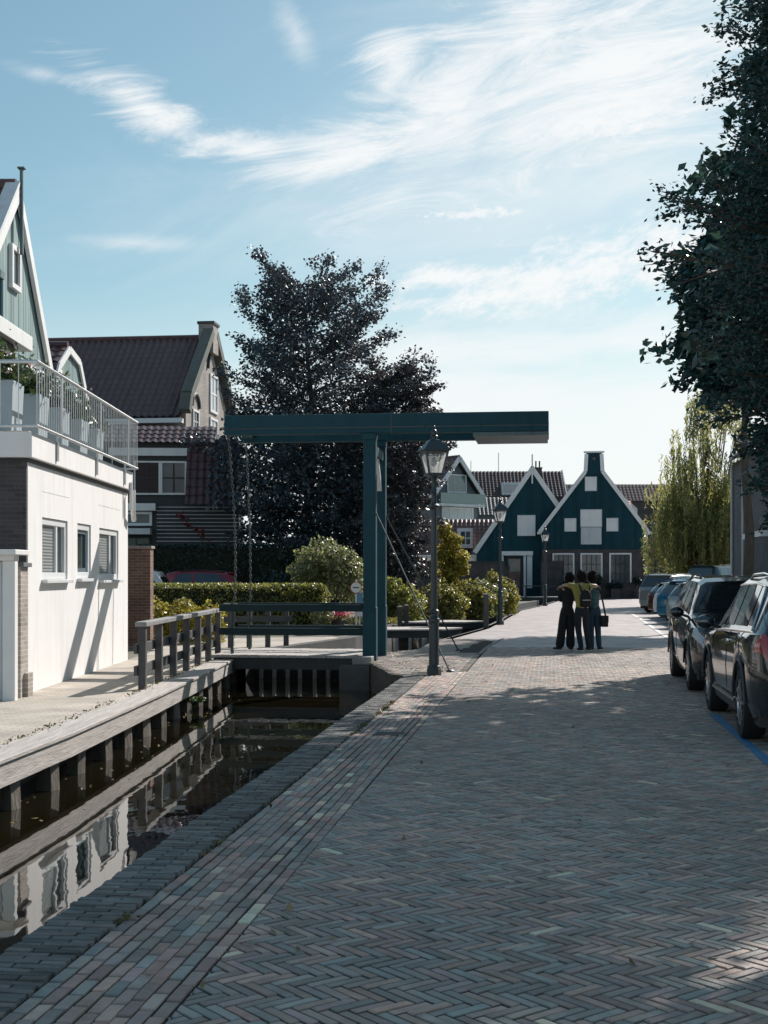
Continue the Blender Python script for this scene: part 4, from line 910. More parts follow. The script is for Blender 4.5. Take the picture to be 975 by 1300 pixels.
b = MB(); b.bb(-.3,1.0,-1.6,-.9,4.9,6.2); d_ = b.build('dormer', M_white, h4); b = MB(); b.bb(-.15,.85,-1.62,-1.601,5.0,5.95); b.build('pane', M_glass, d_); chimney(h4, .5, .5, 6.6, 8., .6, M_darkw, pots=0)
h6 = thing('far_house', 'distant dark roofed house row above the right gable house', 'house', (19.5,150,0))
b = MB(); b.bb(-1.5,14,0,8,0,10.0); b.build('wall', M_dbrick, h6); b = MB(); pantile(b,(-1.7,-.3,9.9),(1,0,0),16,Vector((0,3.,2.2)),3.4,Vector((0,-2.2,3.)),col=.4,seg=3); b.build('roof', M_tilef, h6, smooth=50, fix=False)
b = MB()
# ---- brick building on the right
br_ = thing('brick_building', 'dark brick building behind the parked cars at the right edge', 'building', tuple(S(8.0,45)), -TH)
b = MB(); b.bb(0,9,0,16,-.1,6.6); b.build('wall', brick_mat('slate_grey_brick',(.085,.095,.10),(.13,.14,.145),(.10,.105,.11)), br_)
gbx = MB(); pantile(gbx,(-.3,-.3,6.5),(0,1,0),16.6,Vector((3.0,0,3.0)),6.5,Vector((-3.0,0,3.0)),seg=3); gbx.build('roof', M_tile, br_, smooth=50, fix=False)
for yy in (15.7,12.2): b = MB(); b.tube([(-.08,yy,0),(-.08,yy,6.5)],.06,8); b.build('drainpipe', M_whited, br_, smooth=True)
b = MB(); b.bb(-.9,-.02,2.,6.5,3.0,3.2); b.build('canopy', M_white, br_)
w_ = window(br_, 9, .9, 1.6, 1.9, y=-.04, cols=2, rows=2); w_.matrix_local = Matrix.Rotation(R(-90),4,'Z')
# ------------------------------------------------------------------ trees
L_green = leaf_mat('dark_tree_leaf', (.022,.066,.066), (.03,.07,.05), .25)
L_beech = leaf_mat('sky_teal_beech_leaf', (.058,.092,.112), (.07,.07,.08), .22)  # bluish sky reflection and lifted shadows put into the leaf colour
L_copper = leaf_mat('copper_beech_leaf', (.065,.078,.092), (.09,.075,.075), .25)
L_will = leaf_mat('willow_leaf', (.19,.20,.09), (.40,.40,.14), .55)
L_hedge = leaf_mat('hedge_leaf', (.17,.18,.05), (.32,.33,.08), .42)
L_dark = leaf_mat('dark_hedge_leaf', (.02,.042,.034), (.03,.05,.025), .25)
L_yel = leaf_mat('golden_leaf', (.32,.28,.05), (.46,.40,.07), .42)
L_lime = leaf_mat('yellow_green_leaf', (.18,.185,.055), (.32,.30,.07), .42)
L_var = leaf_mat('pale_green_leaf', (.19,.21,.11), (.30,.32,.13), .42)
PR = [(2.0,1.9),(2.7,2.4),(3.5,2.75),(4.3,3.0),(5.2,3.3),(6.0,3.4),(6.9,3.3),(7.9,3.1),(8.8,2.9),(10.2,2.75),(12.5,2.3),(14.6,1.2),(15.4,.2)]
t1 = thing('street_tree', 'large dark leafy tree filling the right edge above the near cars', 'tree', (7.75,19.2,0), group='street trees beside the parked cars')
grow(t1, 15., .24, PR, 230, .05, L_green, M_bark, seed=3, sub=11, per=64, jit=1.15, lv=(.8,1.14), droop=.06, rise=(.06,.95), asp=1.9, fill=110000, hue=.08, core=.86, up=.25)
t2 = thing('street_tree', 'dark leafy street tree standing directly behind the large right hand tree', 'tree', (9.1,24.4,0), group='street trees beside the parked cars')
grow(t2, 14., .22, [(3.6,1.4),(5,2.7),(7.5,3.7),(9.5,3.7),(12,2.6),(14.4,.3)], 80, .19, L_green, M_bark, seed=8, sub=8, per=16, droop=.2, rise=(0,.95), fill=6000)
t3 = thing('street_tree', 'dark street tree furthest along, mostly hidden behind the large right hand tree', 'tree', (11.7,43.2,0), group='street trees beside the parked cars')
grow(t3, 13., .22, [(7.4,1.3),(8.4,2.3),(9.6,2.9),(11.5,2.9),(13.6,.6)], 70, .2, L_green, M_bark, seed=12, sub=8, per=16, droop=.2, rise=(0,.95), fill=5000)
KT = 1.2
b1 = thing('beech_tree', 'tall dark purple beech tree with airy pointed top behind the drawbridge', 'tree', (-2.45*KT,44*KT,1.7-1.7*KT), group='beech trees behind the drawbridge'); b1.scale = (KT,)*3
grow(b1, 11.6, .27, [(.9,2.2),(3.4,2.6),(4.4,3.4),(5.6,4.2),(7.2,3.5),(8.6,3.1),(9.8,2.9),(10.9,2.5),(11.6,1.9)], 112, .085, L_beech, M_bark, seed=21, sub=9, per=56, droop=-.02, rise=(-.05,.62), asp=1.4, fill=5000, core=.6, z0=.9, jit=.9, bias=(1,-.3,.14))
p_ = [(r*math.cos(a)*1.15+.3,r*math.sin(a),z) for z,r,a in ((random.uniform(.8,7.0),3.2*math.sqrt(random.random()),random.uniform(0,6.283)) for _ in range(26000)) if r < (2.3 if z < 3.8 else 3.5-.25*(z-3.8))]
leaves('inner_crown', p_, .11, L_beech, b1, seed=5, hue=.1, aspect=1.4)
b2 = thing('beech_tree', 'shorter copper beech tree with reddish leaves right of the bridge post', 'tree', (.1*KT,41.8*KT,1.7-1.7*KT), group='beech trees behind the drawbridge'); b2.scale = (KT,)*3
grow(b2, 8.3, .2, [(1.0,1.3),(2.6,1.5),(4,1.8),(5.4,2.1),(6.8,1.85),(7.7,1.4),(8.3,.7)], 90, .075, L_copper, M_bark, seed=33, sub=9, per=44, droop=.1, rise=(-.1,.6), asp=1.3, fill=14000, core=.75, z0=1.0)
t0 = thing('street_tree', 'street tree beside the camera casting dappled shade, outside the right edge', 'tree', (7.3,10.4,0), group='street trees beside the parked cars')
grow(t0, 12.5, .22, [(4.6,1.5),(6,2.6),(8,3.0),(10,2.6),(12,1.4),(13,.2)], 58, .10, L_green, M_bark, seed=14, sub=9, per=22, droop=.2, rise=(0,.95), fill=600)
# willow: hanging strands from arching limbs
wl_ = thing('willow_tree', 'pale weeping willow tree behind the far parked cars', 'tree', (16.9,70,0))
g = random.Random(5); tb = MB(); tb.tube([(0,0,0),(.15,0,2),(-.1,.1,4.5),(.1,0,7)],[.42,.33,.24,.1],9); tb.build('trunk', M_bark, wl_, smooth=True)
br = MB(); pts = []; dirs = []
for i in range(210):
    az = i*2.4+g.uniform(-.3,.3); h = 3.0+8.3*(g.random()**1.05); r = 2.75*math.sqrt(max(.05,1-((h-5.0)/6.9)**2))*g.uniform(.35,1.05); 
    if h > 6.6 and g.random() < .62: continue
    if h > 8.6: r *= .8
    tip = Vector((r*math.cos(az)+.15,r*math.sin(az),h)); br.tube([(0,0,max(2,h-2.4)),tip*.6+Vector((0,0,.25*h*.3)),tip],[.06,.03,.008],4,cap=False)
    for s in range(10 if h < 6.6 else 7):
        o = tip+Vector((g.gauss(0,.38),g.gauss(0,.38),g.uniform(-.3,.25))); l = min(o.z-.7, g.uniform(.8,3.2) if h < 8.5 else g.uniform(.5,1.6)); sw = g.uniform(-.12,.12)
        n = int(l*17)
        for k in range(n):
            t = k/max(1,n); pts.append((o.x+sw*t+g.gauss(0,.045),o.y+g.gauss(0,.045),o.z-l*t)); dirs.append((g.gauss(0,.35),g.gauss(0,.35),-1))
br.build('branches', M_bark, wl_, fix=False); leaves('crown', pts, .072, L_will, wl_, dirs=dirs, aspect=4.2, seed=4, up=0, hue=.12)
# ------------------------------------------------------------------ hedges and shrubs
def hedge(label, loc, L, Wd, H, m, leaf, n, rz=0, cat='hedge', name='clipped_hedge', seed=0, round_=.2, core=M_darkw):
    t = thing(name, label, cat, loc, rz); g = np.random.default_rng(seed); q = []; o = []
    A = np.array([L*H, L*H, L*Wd, Wd*H, Wd*H]); k = (A/A.sum()*n).astype(int)
    for f,c in enumerate(k):
        u, v = g.random(c), g.random(c); wob = .05*np.sin(u*L*3.1+seed)+.04*np.sin(v*9+u*L*1.3)+g.normal(0,.05,c)-np.abs(g.normal(0,.05,c))
        if f < 2: s = -1 if f == 0 else 1; p = np.stack([(u-.5)*L, s*(Wd/2+wob), v*H],1); nn = np.tile([0,s,0.],(c,1))
        elif f == 2: p = np.stack([(u-.5)*L, (v-.5)*Wd, H+wob],1); nn = np.tile([0,0,1.],(c,1))
        else: s = -1 if f == 3 else 1; p = np.stack([s*(L/2+wob), (u-.5)*Wd, v*H],1); nn = np.tile([s,0,0.],(c,1))
        q.append(p); o.append(nn)
    p = np.concatenate(q); o = np.concatenate(o)
    ex = np.maximum(0,(np.abs(p[:,0])-(L/2-round_))/round_)**2*round_*.7; p[:,2] = np.minimum(p[:,2], H-ex*.8)
    leaves('foliage', p, leaf, m, t, seed=seed, outward=o)
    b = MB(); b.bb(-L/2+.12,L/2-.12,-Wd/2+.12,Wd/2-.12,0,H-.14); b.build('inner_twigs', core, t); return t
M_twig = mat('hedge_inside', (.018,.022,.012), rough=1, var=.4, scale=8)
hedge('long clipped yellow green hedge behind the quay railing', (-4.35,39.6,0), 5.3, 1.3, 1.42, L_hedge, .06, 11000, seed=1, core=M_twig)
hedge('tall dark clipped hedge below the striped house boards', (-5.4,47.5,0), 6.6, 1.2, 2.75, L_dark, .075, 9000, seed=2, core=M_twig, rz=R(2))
def shrub(label, loc, blobs, leaf, n, m, seed, cat='shrub', name='shrub', group=None, hue=.1):
    t = thing(name, label, cat, loc, group=group); bush(t, blobs, leaf, n, m, seed=seed, twig=M_bark, hue=hue)
    return t
shrub('low golden yellow shrub between brick pier and quay railing', (-5.0,33,0), [(-.7,0,.5,.6,.5,.66),(.05,-.1,.52,.6,.5,.62),(.7,.1,.45,.5,.4,.6)], .07, 4200, L_yel, 3)
wt = thing('weeping_shrub', 'rounded weeping pale green shrub on a thin trunk behind the bridge rail', 'shrub', (-1.85,41.2,0))
bush(wt, [(0,0,2.1,.85,.85,.78),(.5,-.1,1.8,.68,.7,.8),(-.5,.1,1.75,.62,.7,.5),(.85,0,1.5,.42,.5,.72)], .075, 6500, L_var, seed=6, twig=M_bark)
shrub('dark green bush filling the space under the beech left of the bridge post', (-3.0,44.5,0), [(-.6,0,.9,.9,.6,1.0),(.8,.2,1.0,1.,.6,1.1)], .08, 4500, L_dark, 7)
shrub('small variegated bush at the hedge end by the red flowers', (-1.75,38.2,0), [(0,0,.42,.3,.3,.5)], .055, 1300, L_var, 8)
fp = thing('flower_pot', 'pot of pink red flowers at the end of the clipped hedge', 'flower pot', (-1.32,38.6,0))
b = MB(); b.lathe([(.14,0),(.2,.38),(.17,.38)],n=14); b.build('pot', M_dbrick, fp, smooth=True)
leaves('flowers', [(random.gauss(0,.17),random.gauss(0,.15),.56+random.gauss(0,.07)) for _ in range(260)], .06, leaf_mat('pink_flower',(.50,.07,.13)), fp, seed=2, aspect=1.1)
leaves('foliage', [(random.gauss(0,.17),random.gauss(0,.15),.44+random.gauss(0,.05)) for _ in range(160)], .06, L_var, fp, seed=3)
sh = [('bushy yellow green shrub nearest to the bridge stays on the garden bank',(.75,47,0),[(0,0,.6,.75,.6,.8),(-.5,.3,.8,.6,.6,.9)],L_hedge),
 ('broad pale green shrub behind the first lamp post column',(1.95,48.5,0),[(0,0,.7,.8,.6,.85),(.55,.2,.55,.6,.5,.75)],L_lime),
 ('rounded light green shrub right of the first lamp post',(3.15,50.5,0),[(0,0,.75,.75,.6,.8),(.5,.1,.6,.6,.5,.7)],L_lime),
 ('grey green shrub in the middle of the garden bank',(4.05,52.5,0),[(0,0,.7,.7,.6,.75),(-.3,.3,.9,.5,.5,.6)],L_var),
 ('feathery tall lime shrub left of the second lamp post',(4.6,55.5,0),[(0,0,.95,.7,.6,.95),(.4,0,.7,.6,.5,.7)],L_lime),
 ('small golden shrub next to the second lamp post at the bank end',(5.35,58.5,0),[(0,0,.5,.5,.5,.6)],L_yel)]
for i,(lb,lc,bl,m) in enumerate(sh): shrub(lb, lc, bl, .085, 3000, m, 20+i, group='shrubs on the garden bank')
gc = thing('golden_conifer', 'irregular golden yellow conifer rising above the garden shrubs', 'conifer', (2.55,52,0))
bush(gc, [(0,0,1.7,.42,.42,.5),(.28,0,2.35,.45,.4,.4),(-.25,0,2.45,.33,.3,.5),(.15,0,3.0,.35,.3,.34),(-.2,.0,3.4,.26,.25,.42),(.45,0,1.95,.35,.3,.3),(.1,0,1.0,.5,.5,.6)], .085, 4600, L_yel, seed=31, twig=M_bark)
gr_ = leaves('bank_grass', [(random.uniform(-.4,5.5),0,0) for _ in range(1)], .01, L_hedge)
bpy.data.objects.remove(gr_)
pts = []
for _ in range(5200):
    f = random.random(); d = 44.6+f*15; x = float(np.interp(d,[p[1] for p in LB],[p[0] for p in LB])); pts.append((x-.1-abs(random.gauss(0,.8)),d,.05+random.random()*.14))
gs = leaves('bank_grass', pts, .05, L_lime, seed=77, dirs=[(random.gauss(0,.3),random.gauss(0,.3),1) for _ in pts], aspect=4, up=0); gs['kind'] = 'stuff'
# topiary and pot plants by the gable house
for i,(x,y,s,lb) in enumerate(((14.75,92.6,.36,'round clipped box ball in front of the right tall window'),(19.3,92.6,.4,'round golden topped box ball right of the gable house'),(17.5,92.6,.3,'small pot plant beside the gable house corner'))):
    t = thing('topiary_ball', lb, 'topiary', (x,y,0), group='topiary by the gable houses')
    b = MB(); b.lathe([(.22,0),(.3,.5),(.25,.5)],n=10); b.build('pot', M_darkw, t)
    leaves('foliage', [tuple(Vector((random.gauss(0,1),random.gauss(0,1),random.gauss(0,1))).normalized()*s*random.uniform(.8,1)+Vector((0,0,.95+s))) for _ in range(900)], .09, [L_dark,L_hedge,L_dark][i], t, seed=50+i)
    b = MB(); b.tube([(0,0,.45),(0,0,1.2)],.05,6); b.build('stem', M_bark, t)
for i,(x,s,lb) in enumerate(((12.6,.42,'low potted bush left of the tall windows'),(14.0,.5,'dark potted bush between the tall windows'),(16.0,.5,'dark potted bush below the right tall window'))):
    t = thing('potted_bush', lb, 'plant', (x,92.8,0), group='potted bushes under the tall windows')
    b = MB(); b.bb(-.3,.3,-.25,.25,0,.7); b.build('trough', M_darkw, t)
    leaves('foliage', [(random.gauss(0,.3),random.gauss(0,.2),.75+abs(random.gauss(0,.22))) for _ in range(500)], .09, L_dark, t, seed=60+i)
# no-entry style round sign
sg = thing('round_sign', 'round white sign with red rim and dark lettering bar on a grey pole', 'sign', tuple(P(452,746,38.2).to_2d())+(0,))
b = MB(); b.tube([(0,0,0),(0,0,1.55)],.03,8); b.build('pole', M_steel, sg, smooth=True)
cy = lambda r,y0,y1: MB().lathe([(r,y0),(r,y1)], n=28, M=Matrix.Translation((0,0,1.32)) @ Matrix.Rotation(R(90),4,'X'))
cy(.165,.03,.042).build('rim', mat('sign_red',(.42,.03,.035),rough=.4), sg); cy(.148,.043,.047).build('face', M_white, sg)
b = MB(); b.bb(-.085,.085,-.054,-.048,1.305,1.335); b.build('lettering', M_tar, sg)
s2 = thing('blue_sign', 'small blue and white vertical notice panel beside the round sign', 'sign', tuple(P(456.5,770,38.2).to_2d())+(0,))
b = MB(); b.tube([(0,.03,0),(0,.03,1.15)],.02,6); b.build('pole', M_steel, s2)
b = MB(); b.bb(-.07,.09,-.01,.01,.85,1.18); b.build('panel', mat('sign_blue',(.10,.27,.42),rough=.4), s2); b = MB(); b.bb(-.07,.09,-.01,.01,.5,.83); b.build('lower_panel', M_white, s2)

# fallen leaves on the street and on the water
pts = [tuple(S(random.uniform(-2.3,3.6), 4+24*random.random()**1.6, .012)) for _ in range(150)]
fl = leaves('fallen_leaves', pts, .032, leaf_mat('dry_leaf',(.26,.21,.12)), seed=91, up=4, dirs=[(random.gauss(0,1),random.gauss(0,1),0) for _ in pts]); fl['kind'] = 'stuff'
pts = []
while len(pts) < 120:
    y = random.uniform(7,25); pts.append((float(np.interp(y,[p[1] for p in LB],[p[0] for p in LB]))-.35+abs(random.gauss(0,.5)), y, -.536))
fl = leaves('floating_leaves', pts, .035, leaf_mat('dry_leaf',(.26,.21,.12)), seed=92, up=6, dirs=[(random.gauss(0,1),random.gauss(0,1),0) for _ in pts]); fl['kind'] = 'stuff'
# ------------------------------------------------------------------ cars
def paint(name, col, metal=.35): return mat(name, col, rough=.22, metal=metal, var=.03, scale=1, coat=1.0, spec=.5)
M_tyre = mat('tyre', (.014,.014,.015), rough=.8, var=.2, scale=20, bump=.2, bscale=60)
M_rim = mat('alloy', (.42,.43,.44), rough=.28, metal=.9, var=.08)
M_plast = mat('black_plastic', (.018,.019,.02), rough=.55, var=.15, scale=10)
M_clad = mat('grey_cladding', (.06,.063,.066), rough=.5, var=.1)
M_chrome = mat('chrome', (.75,.76,.77), rough=.12, metal=1., var=.02)
M_cglass = mat('car_glass', (.012,.018,.020), rough=.02, var=.02, spec=.9, coat=1.)
M_red = mat('tail_lens', (.34,.012,.015), rough=.15, var=.1, coat=1.)
M_head = mat('head_lens', (.45,.48,.5), rough=.1, var=.1, coat=1.)
M_plate = mat('plate_yellow', (.55,.38,.05), rough=.4, var=.05)
def lerp_(x, tab): return float(np.interp(x, [p[0] for p in tab], [p[1] for p in tab]))
def make_car(name, label, cat, loc, rz, body, L=4.7, W=1.88, H=1.68, wb=2.75, r=.36, style='suv', group=None, detail=True, chrome=False, plate=M_plate, cladding=None):
    t = thing(name, label, cat, loc, rz, group); hl = L/2
    ra, fa = -hl+.98*(L/4.7), -hl+.98*(L/4.7)+wb
    if style == 'suv':   top = [(-hl,.72),(-hl+.03,.98),(-hl+.12,1.10),(-hl+.52,H-.13),(-hl+.75,H-.05),(-hl+1.5,H),(.25,H-.02),(.55,H-.09),(hl-1.32,1.12),(hl-1.1,1.06),(hl-.35,.96),(hl-.1,.82),(hl,.60)]
    elif style == 'mpv': top = [(-hl,.70),(-hl+.03,1.0),(-hl+.08,1.10),(-hl+.30,H-.10),(-hl+.55,H-.02),(-hl+1.6,H),(.35,H-.04),(.65,H-.12),(hl-1.0,1.10),(hl-.85,1.03),(hl-.3,.88),(hl-.08,.76),(hl,.55)]
    elif style == 'wagon': top = [(-hl,.66),(-hl+.03,.92),(-hl+.10,1.0),(-hl+.62,H-.12),(-hl+.85,H-.03),(-hl+1.7,H),(.2,H-.02),(.5,H-.10),(hl-1.35,1.0),(hl-1.15,.96),(hl-.35,.84),(hl-.1,.72),(hl,.52)]
    else:                top = [(-hl,.64),(-hl+.03,.90),(-hl+.08,.98),(-hl+.42,H-.13),(-hl+.62,H-.04),(-hl+1.3,H),(.2,H-.02),(.5,H-.09),(hl-1.15,1.0),(hl-.95,.95),(hl-.3,.82),(hl-.08,.70),(hl,.5)]
    sh = H*.635 if style != 'wagon' else H*.64
    belt0 = [(-hl,sh+.03),(-hl+.5,sh+.02),(0,sh-.03),(hl-1.0,sh-.08),(hl,sh-.2)]
    def plan(y):
        e = max(0,(abs(y)-(hl-.55))/.55); return W/2*(1-.20*e**2.2)
    def zb(y):
        z = .24
        for a in (ra,fa):
            d = abs(y-a)
            if d < r+.06: z = max(z, .02+r+math.sqrt(max(0,(r+.06)**2-d*d))-.02)
        e = max(0,(abs(y)-(hl-.6))/.6); return max(z,.24+.12*e)
    def sect(y):
        zt = lerp_(y,top); be = min(lerp_(y,belt0), zt-.03); b0 = min(zb(y), be-.08); w = plan(y); hgt = max(0,zt-be); k = min(1,hgt/.55)
        wt_ = w-.075; wr = wt_-.20*k
        return [(w-.07,b0),(w-.015,b0+.22*(be-b0)),(w,b0+.55*(be-b0)),(w-.012,b0+.86*(be-b0)),(w-.05,be),(wt_,be+.02*min(1,hgt/.1)),
                (wr+.0,be+hgt*.86),(wr-.09,be+hgt*.965),(wr*.45,zt-.006),(0,zt)]
    def surf(y, s):
        q = sect(y); i = min(len(q)-2,int(s)); f = s-i; return Vector((q[i][0]+(q[i+1][0]-q[i][0])*f, y, q[i][1]+(q[i+1][1]-q[i][1])*f))
    st = sorted(set([round(v,4) for v in list(np.arange(-hl,hl+.001,.06))+[hl-.02,-hl+.02,-hl+.045]+[p[0] for p in top]+[a+s_*(r+.06) for a in (ra,fa) for s_ in (-1,1)]]))
    b = MB(); n = 10
    vs = [];
    for y in st:
        q = sect(y); vs += [(-x,y,z) for x,z in q]+[(x,y,z) for x,z in reversed(q[:-1])]
    m_ = 2*n-1; fs = [(i*m_+k,i*m_+k+1,(i+1)*m_+k+1,(i+1)*m_+k) for i in range(len(st)-1) for k in range(m_-1)]
    fs += [tuple(range(m_)), tuple((len(st)-1)*m_+k for k in range(m_-1,-1,-1))]
    b.add(vs, fs); b.build('body', body, t, smooth=32)
    b = MB(); b.bb(-W/2+.10,W/2-.10,-hl+.25,hl-.25,.2,.42); b.bb(-W/2+.24,W/2-.24,-hl+.12,hl-.12,.42,.74); b.build('underbody', M_plast, t)
    def patch(nm, y0, y1, s0, s1, m, side, off=.006, ny=10, ns=4, slant0=0., slant1=0., parent=None, smooth=True):
        b = MB(); vs = []
        for i in range(ny+1):
            for j in range(ns+1):
                s = s0+(s1-s0)*j/ns; fj = j/ns; y = (y0+slant0*fj)+((y1+slant1*fj)-(y0+slant0*fj))*i/ny
                p = surf(y,s); e = 1e-3; du = surf(y+e,s)-surf(y-e,s); dv = surf(y,min(8.99,s+.02))-surf(y,max(0,s-.02)); nn = dv.cross(du)
                nn = nn.normalized() if nn.length > 1e-12 else Vector((1,0,0))
                if nn.x < -.01 or (abs(nn.x) <= .01 and nn.z < 0): nn = -nn
                p = p+nn*off; vs.append((p.x*side,p.y,p.z))
        b.add(vs,[(i*(ns+1)+j,i*(ns+1)+j+1,(i+1)*(ns+1)+j+1,(i+1)*(ns+1)+j) for i in range(ny) for j in range(ns)])
        return b.build(nm, m, parent or t, smooth=smooth, fix=False)
    wsb = hl-1.32 if style == 'suv' else (hl-1.0 if style == 'mpv' else hl-1.35 if style == 'wagon' else hl-1.15)   # base of the windscreen
    rr = -hl+(.55 if style == 'suv' else .36 if style == 'mpv' else .66 if style == 'wagon' else .46)
    bp = (wsb+rr)/2+.03
    for sd in (-1,1):
        patch('front_side_window', bp+.05, wsb-.30, 5.12, 5.97, M_cglass, sd, slant1=-.46)
        patch('rear_side_window', bp-.95, bp-.03, 5.12, 5.97, M_cglass, sd, slant0=.06)
        if style != 'hatch': patch('quarter_window', rr+.06, bp-1.02, 5.14, 5.95, M_cglass, sd, slant0=.28, slant1=.06)
        if chrome:
            for s_ in (5.02,):
                b = MB(); b.tube([Vector((p.x*sd,p.y,p.z))+Vector((sd*.012,0,0)) for p in [surf(y,s_) for y in np.linspace(rr+.0,wsb-.24,16)]]+[],.012,6); b.build('window_trim', M_chrome, t, smooth=True)
            pl_ = [surf(rr+.0+.30*f, 5.02+.96*f) for f in np.linspace(0,1,6)]+[surf(y,5.98) for y in np.linspace(rr+.34,wsb-.78,10)]
            b = MB(); b.tube([Vector((p.x*sd+sd*.01,p.y,p.z+.004)) for p in pl_],.011,6); b.build('window_trim', M_chrome, t, smooth=True)
        for yy in (bp, bp-1.0, wsb-.12):                                   # door seams
            b = MB(); b.tube([Vector((p.x*sd,p.y,p.z))+Vector((sd*.001,0,0)) for p in [surf(yy,s_) for s_ in np.linspace(.3,4.8,9)]],.0055,4); b.build('door_seam', M_plast, t)
        for yy in (bp-.13, bp-1.12+.0):
            p = surf(yy+.02,3.2); b = MB(); b.ell((p.x*sd+sd*.012,p.y,p.z),(.022,.11,.02),8,6); b.build('door_handle', M_chrome if chrome else body, t, smooth=True)
        p = surf(wsb-.26,4.6); b = MB(); b.ell((sd*(p.x+.15),p.y-.0,p.z+.10),(.11,.075,.085),12,8); mi = b.build('wing_mirror', body, t, smooth=True)
        b = MB(); b.bar((sd*(p.x-.02),p.y,p.z+.03),(sd*(p.x+.1),p.y,p.z+.07),.06,.04); b.build('mirror_arm', M_plast, mi)
        b = MB(); b.ell((sd*(p.x+.15),p.y-.055,p.z+.10),(.09,.03,.068),10,6); b.build('mirror_glass', M_cglass, mi, smooth=True)
        if cladding:
            patch('sill_trim', ra+r+.10, fa-r-.10, .02, .9, M_clad, sd, off=.012); 
            b = MB(); b.bar((sd*(W/2-.02),ra+r+.12,.36),(sd*(W/2-.02),fa-r-.12,.36),.03,.035); b.build('sill_strip', M_chrome, t, bevel=.005)
        for a in (ra,fa):                                                   # arch lips
            b = MB(); b.tube([(sd*(plan(a)+.002),a+(r+.075)*math.cos(q),.02+r-.02+(r+.075)*math.sin(q)) for q in np.linspace(.06,math.pi-.06,18)],.016,6); b.build('wheel_arch', M_clad if cladding else body, t, smooth=True)
            wh_t = MB(); ww = .115
            MX = Matrix.Translation((sd*(W/2-.125),a,r)) @ Matrix.Rotation(R(90)*sd,4,'Y')
            wh_t.lathe([(r*.62,-ww),(r*.93,-ww*.98),(r,-ww*.7),(r,ww*.7),(r*.94,ww),(r*.70,ww*1.02),(r*.68,ww*.8)],n=30,M=MX)
            w_ = wh_t.build('wheel', M_tyre, t, smooth=40)
            b = MB(); b.lathe([(r*.62,ww*.1),(r*.70,ww*.86),(r*.66,ww*.95),(r*.62,ww*.6),(r*.60,ww*.15)],n=30,M=MX); b.lathe([(.01,ww*.8),(.055,ww*.92),(.06,ww*.6)],n=12,M=MX)
            for k in range(5):
                for dk in (-.16,.16):
                    an = 2*math.pi*k/5+dk; an2 = 2*math.pi*k/5+dk*1.5
                    b.bar(MX @ Vector((.045*math.cos(an),.045*math.sin(an),ww*.78)), MX @ Vector((r*.66*math.cos(an2),r*.66*math.sin(an2),ww*.90)), .034, .03, up=MX.to_3x3() @ Vector((0,0,1)))
            b.build('rim', M_rim, w_, smooth=40)
            b = MB(); b.lathe([(r*.6,0),(r*.6,.02)],n=20,M=MX); b.build('brake_disc', M_plast, w_)
        # lamps
        if style in ('suv','mpv'): patch('tail_light', -hl+.035, -hl+.30, 2.75, 4.05, M_red, sd, off=.012, ny=6, ns=4, slant1=-.10)
        else: patch('tail_light', -hl+.03, -hl+.30, 2.7, 3.9, M_red, sd, off=.012, ny=6, ns=4)
        patch('headlight', hl-.42, hl-.05, 2.9, 4.3, M_head, sd, off=.010, ny=6, ns=3)
        if style in ('suv','wagon','mpv'):
            q_ = [surf(y,6.75) for y in np.linspace(rr+.25,.1,8)]; b = MB(); b.tube([Vector((p.x*sd,p.y,p.z+(.045 if 0 < i < 7 else .005))) for i,p in enumerate(q_)],.016,6); b.build('roof_rail', M_chrome if chrome else M_plast, t, smooth=True)
    def across(nm, y0, y1, m, off=.006, sa=6.3):
        b = MB(); vs = []; ny, nx = 8, 10
        for i in range(ny+1):
            y = y0+(y1-y0)*i/ny; e = .004; row = []
            prof = [surf(y,s) for s in np.linspace(sa,9,nx//2+1)]; row = [Vector((-p.x,p.y,p.z)) for p in prof]+[Vector((p.x,p.y,p.z)) for p in reversed(prof[:-1])]
            sl = lerp_(y+e,top)-lerp_(y-e,top); nn = Vector((0,-sl,2*e)).normalized(); vs += [p+nn*off for p in row]
        k = len(row); b.add(vs,[(i*k+j,i*k+j+1,(i+1)*k+j+1,(i+1)*k+j) for i in range(ny) for j in range(k-1)]); return b.build(nm, m, t, smooth=True, fix=False)
    across('windscreen', wsb-.05, .60 if style != 'mpv' else .72, M_cglass)
    rt = -hl+(.50 if style == 'suv' else .29 if style == 'mpv' else .60 if style == 'wagon' else .41); rb = -hl+(.14 if style == 'suv' else .09 if style == 'mpv' else .13 if style == 'wagon' else .10)
    across('rear_window', rb+.01, rt-.01, M_cglass, sa=5.6)
    b = MB(); zt = lerp_(rt+.05,top); b.bb(-W*.33,W*.33,rt-.10,rt+.22,zt-.0,zt+.035); b.build('rear_spoiler', body, t, bevel=.012)
    b = MB(); b.bb(-W*.36,W*.36,-hl-.05,-hl+.2,.30,.56); b.build('rear_bumper', M_plast if cladding else body, t, bevel=.03)
    b = MB(); b.bb(-W*.37,W*.37,hl-.2,hl+.03,.26,.50); b.build('front_bumper', M_plast, t, bevel=.03)
    b = MB(); b.bb(-.5,.5,hl-.08,hl+.025,.56,.70); b.build('grille', M_plast, t, bevel=.01)
    b = MB(); b.bb(-.26,.26,-hl-.012,-hl+.02,.70,.81); b.build('number_plate', plate, t)
    b = MB(); b.bb(-.26,.26,hl+.03,hl+.042,.36,.47); b.build('number_plate', plate, t)
    return t
P_dark = paint('dark_slate_paint', (.012,.022,.027)); P_dark2 = paint('black_blue_paint', (.014,.02,.024))
g_ = 'cars parked along the street'
c = S(1.93+.945, 14.2+1.42-.0, 0); make_car('parked_car', 'nearest dark glossy SUV with chrome window trim seen from its rear corner', 'car', (c.x,c.y,0), -TH, P_dark, L=4.8, W=1.9, H=1.70, wb=2.82, r=.37, chrome=True, cladding=True, group=g_)
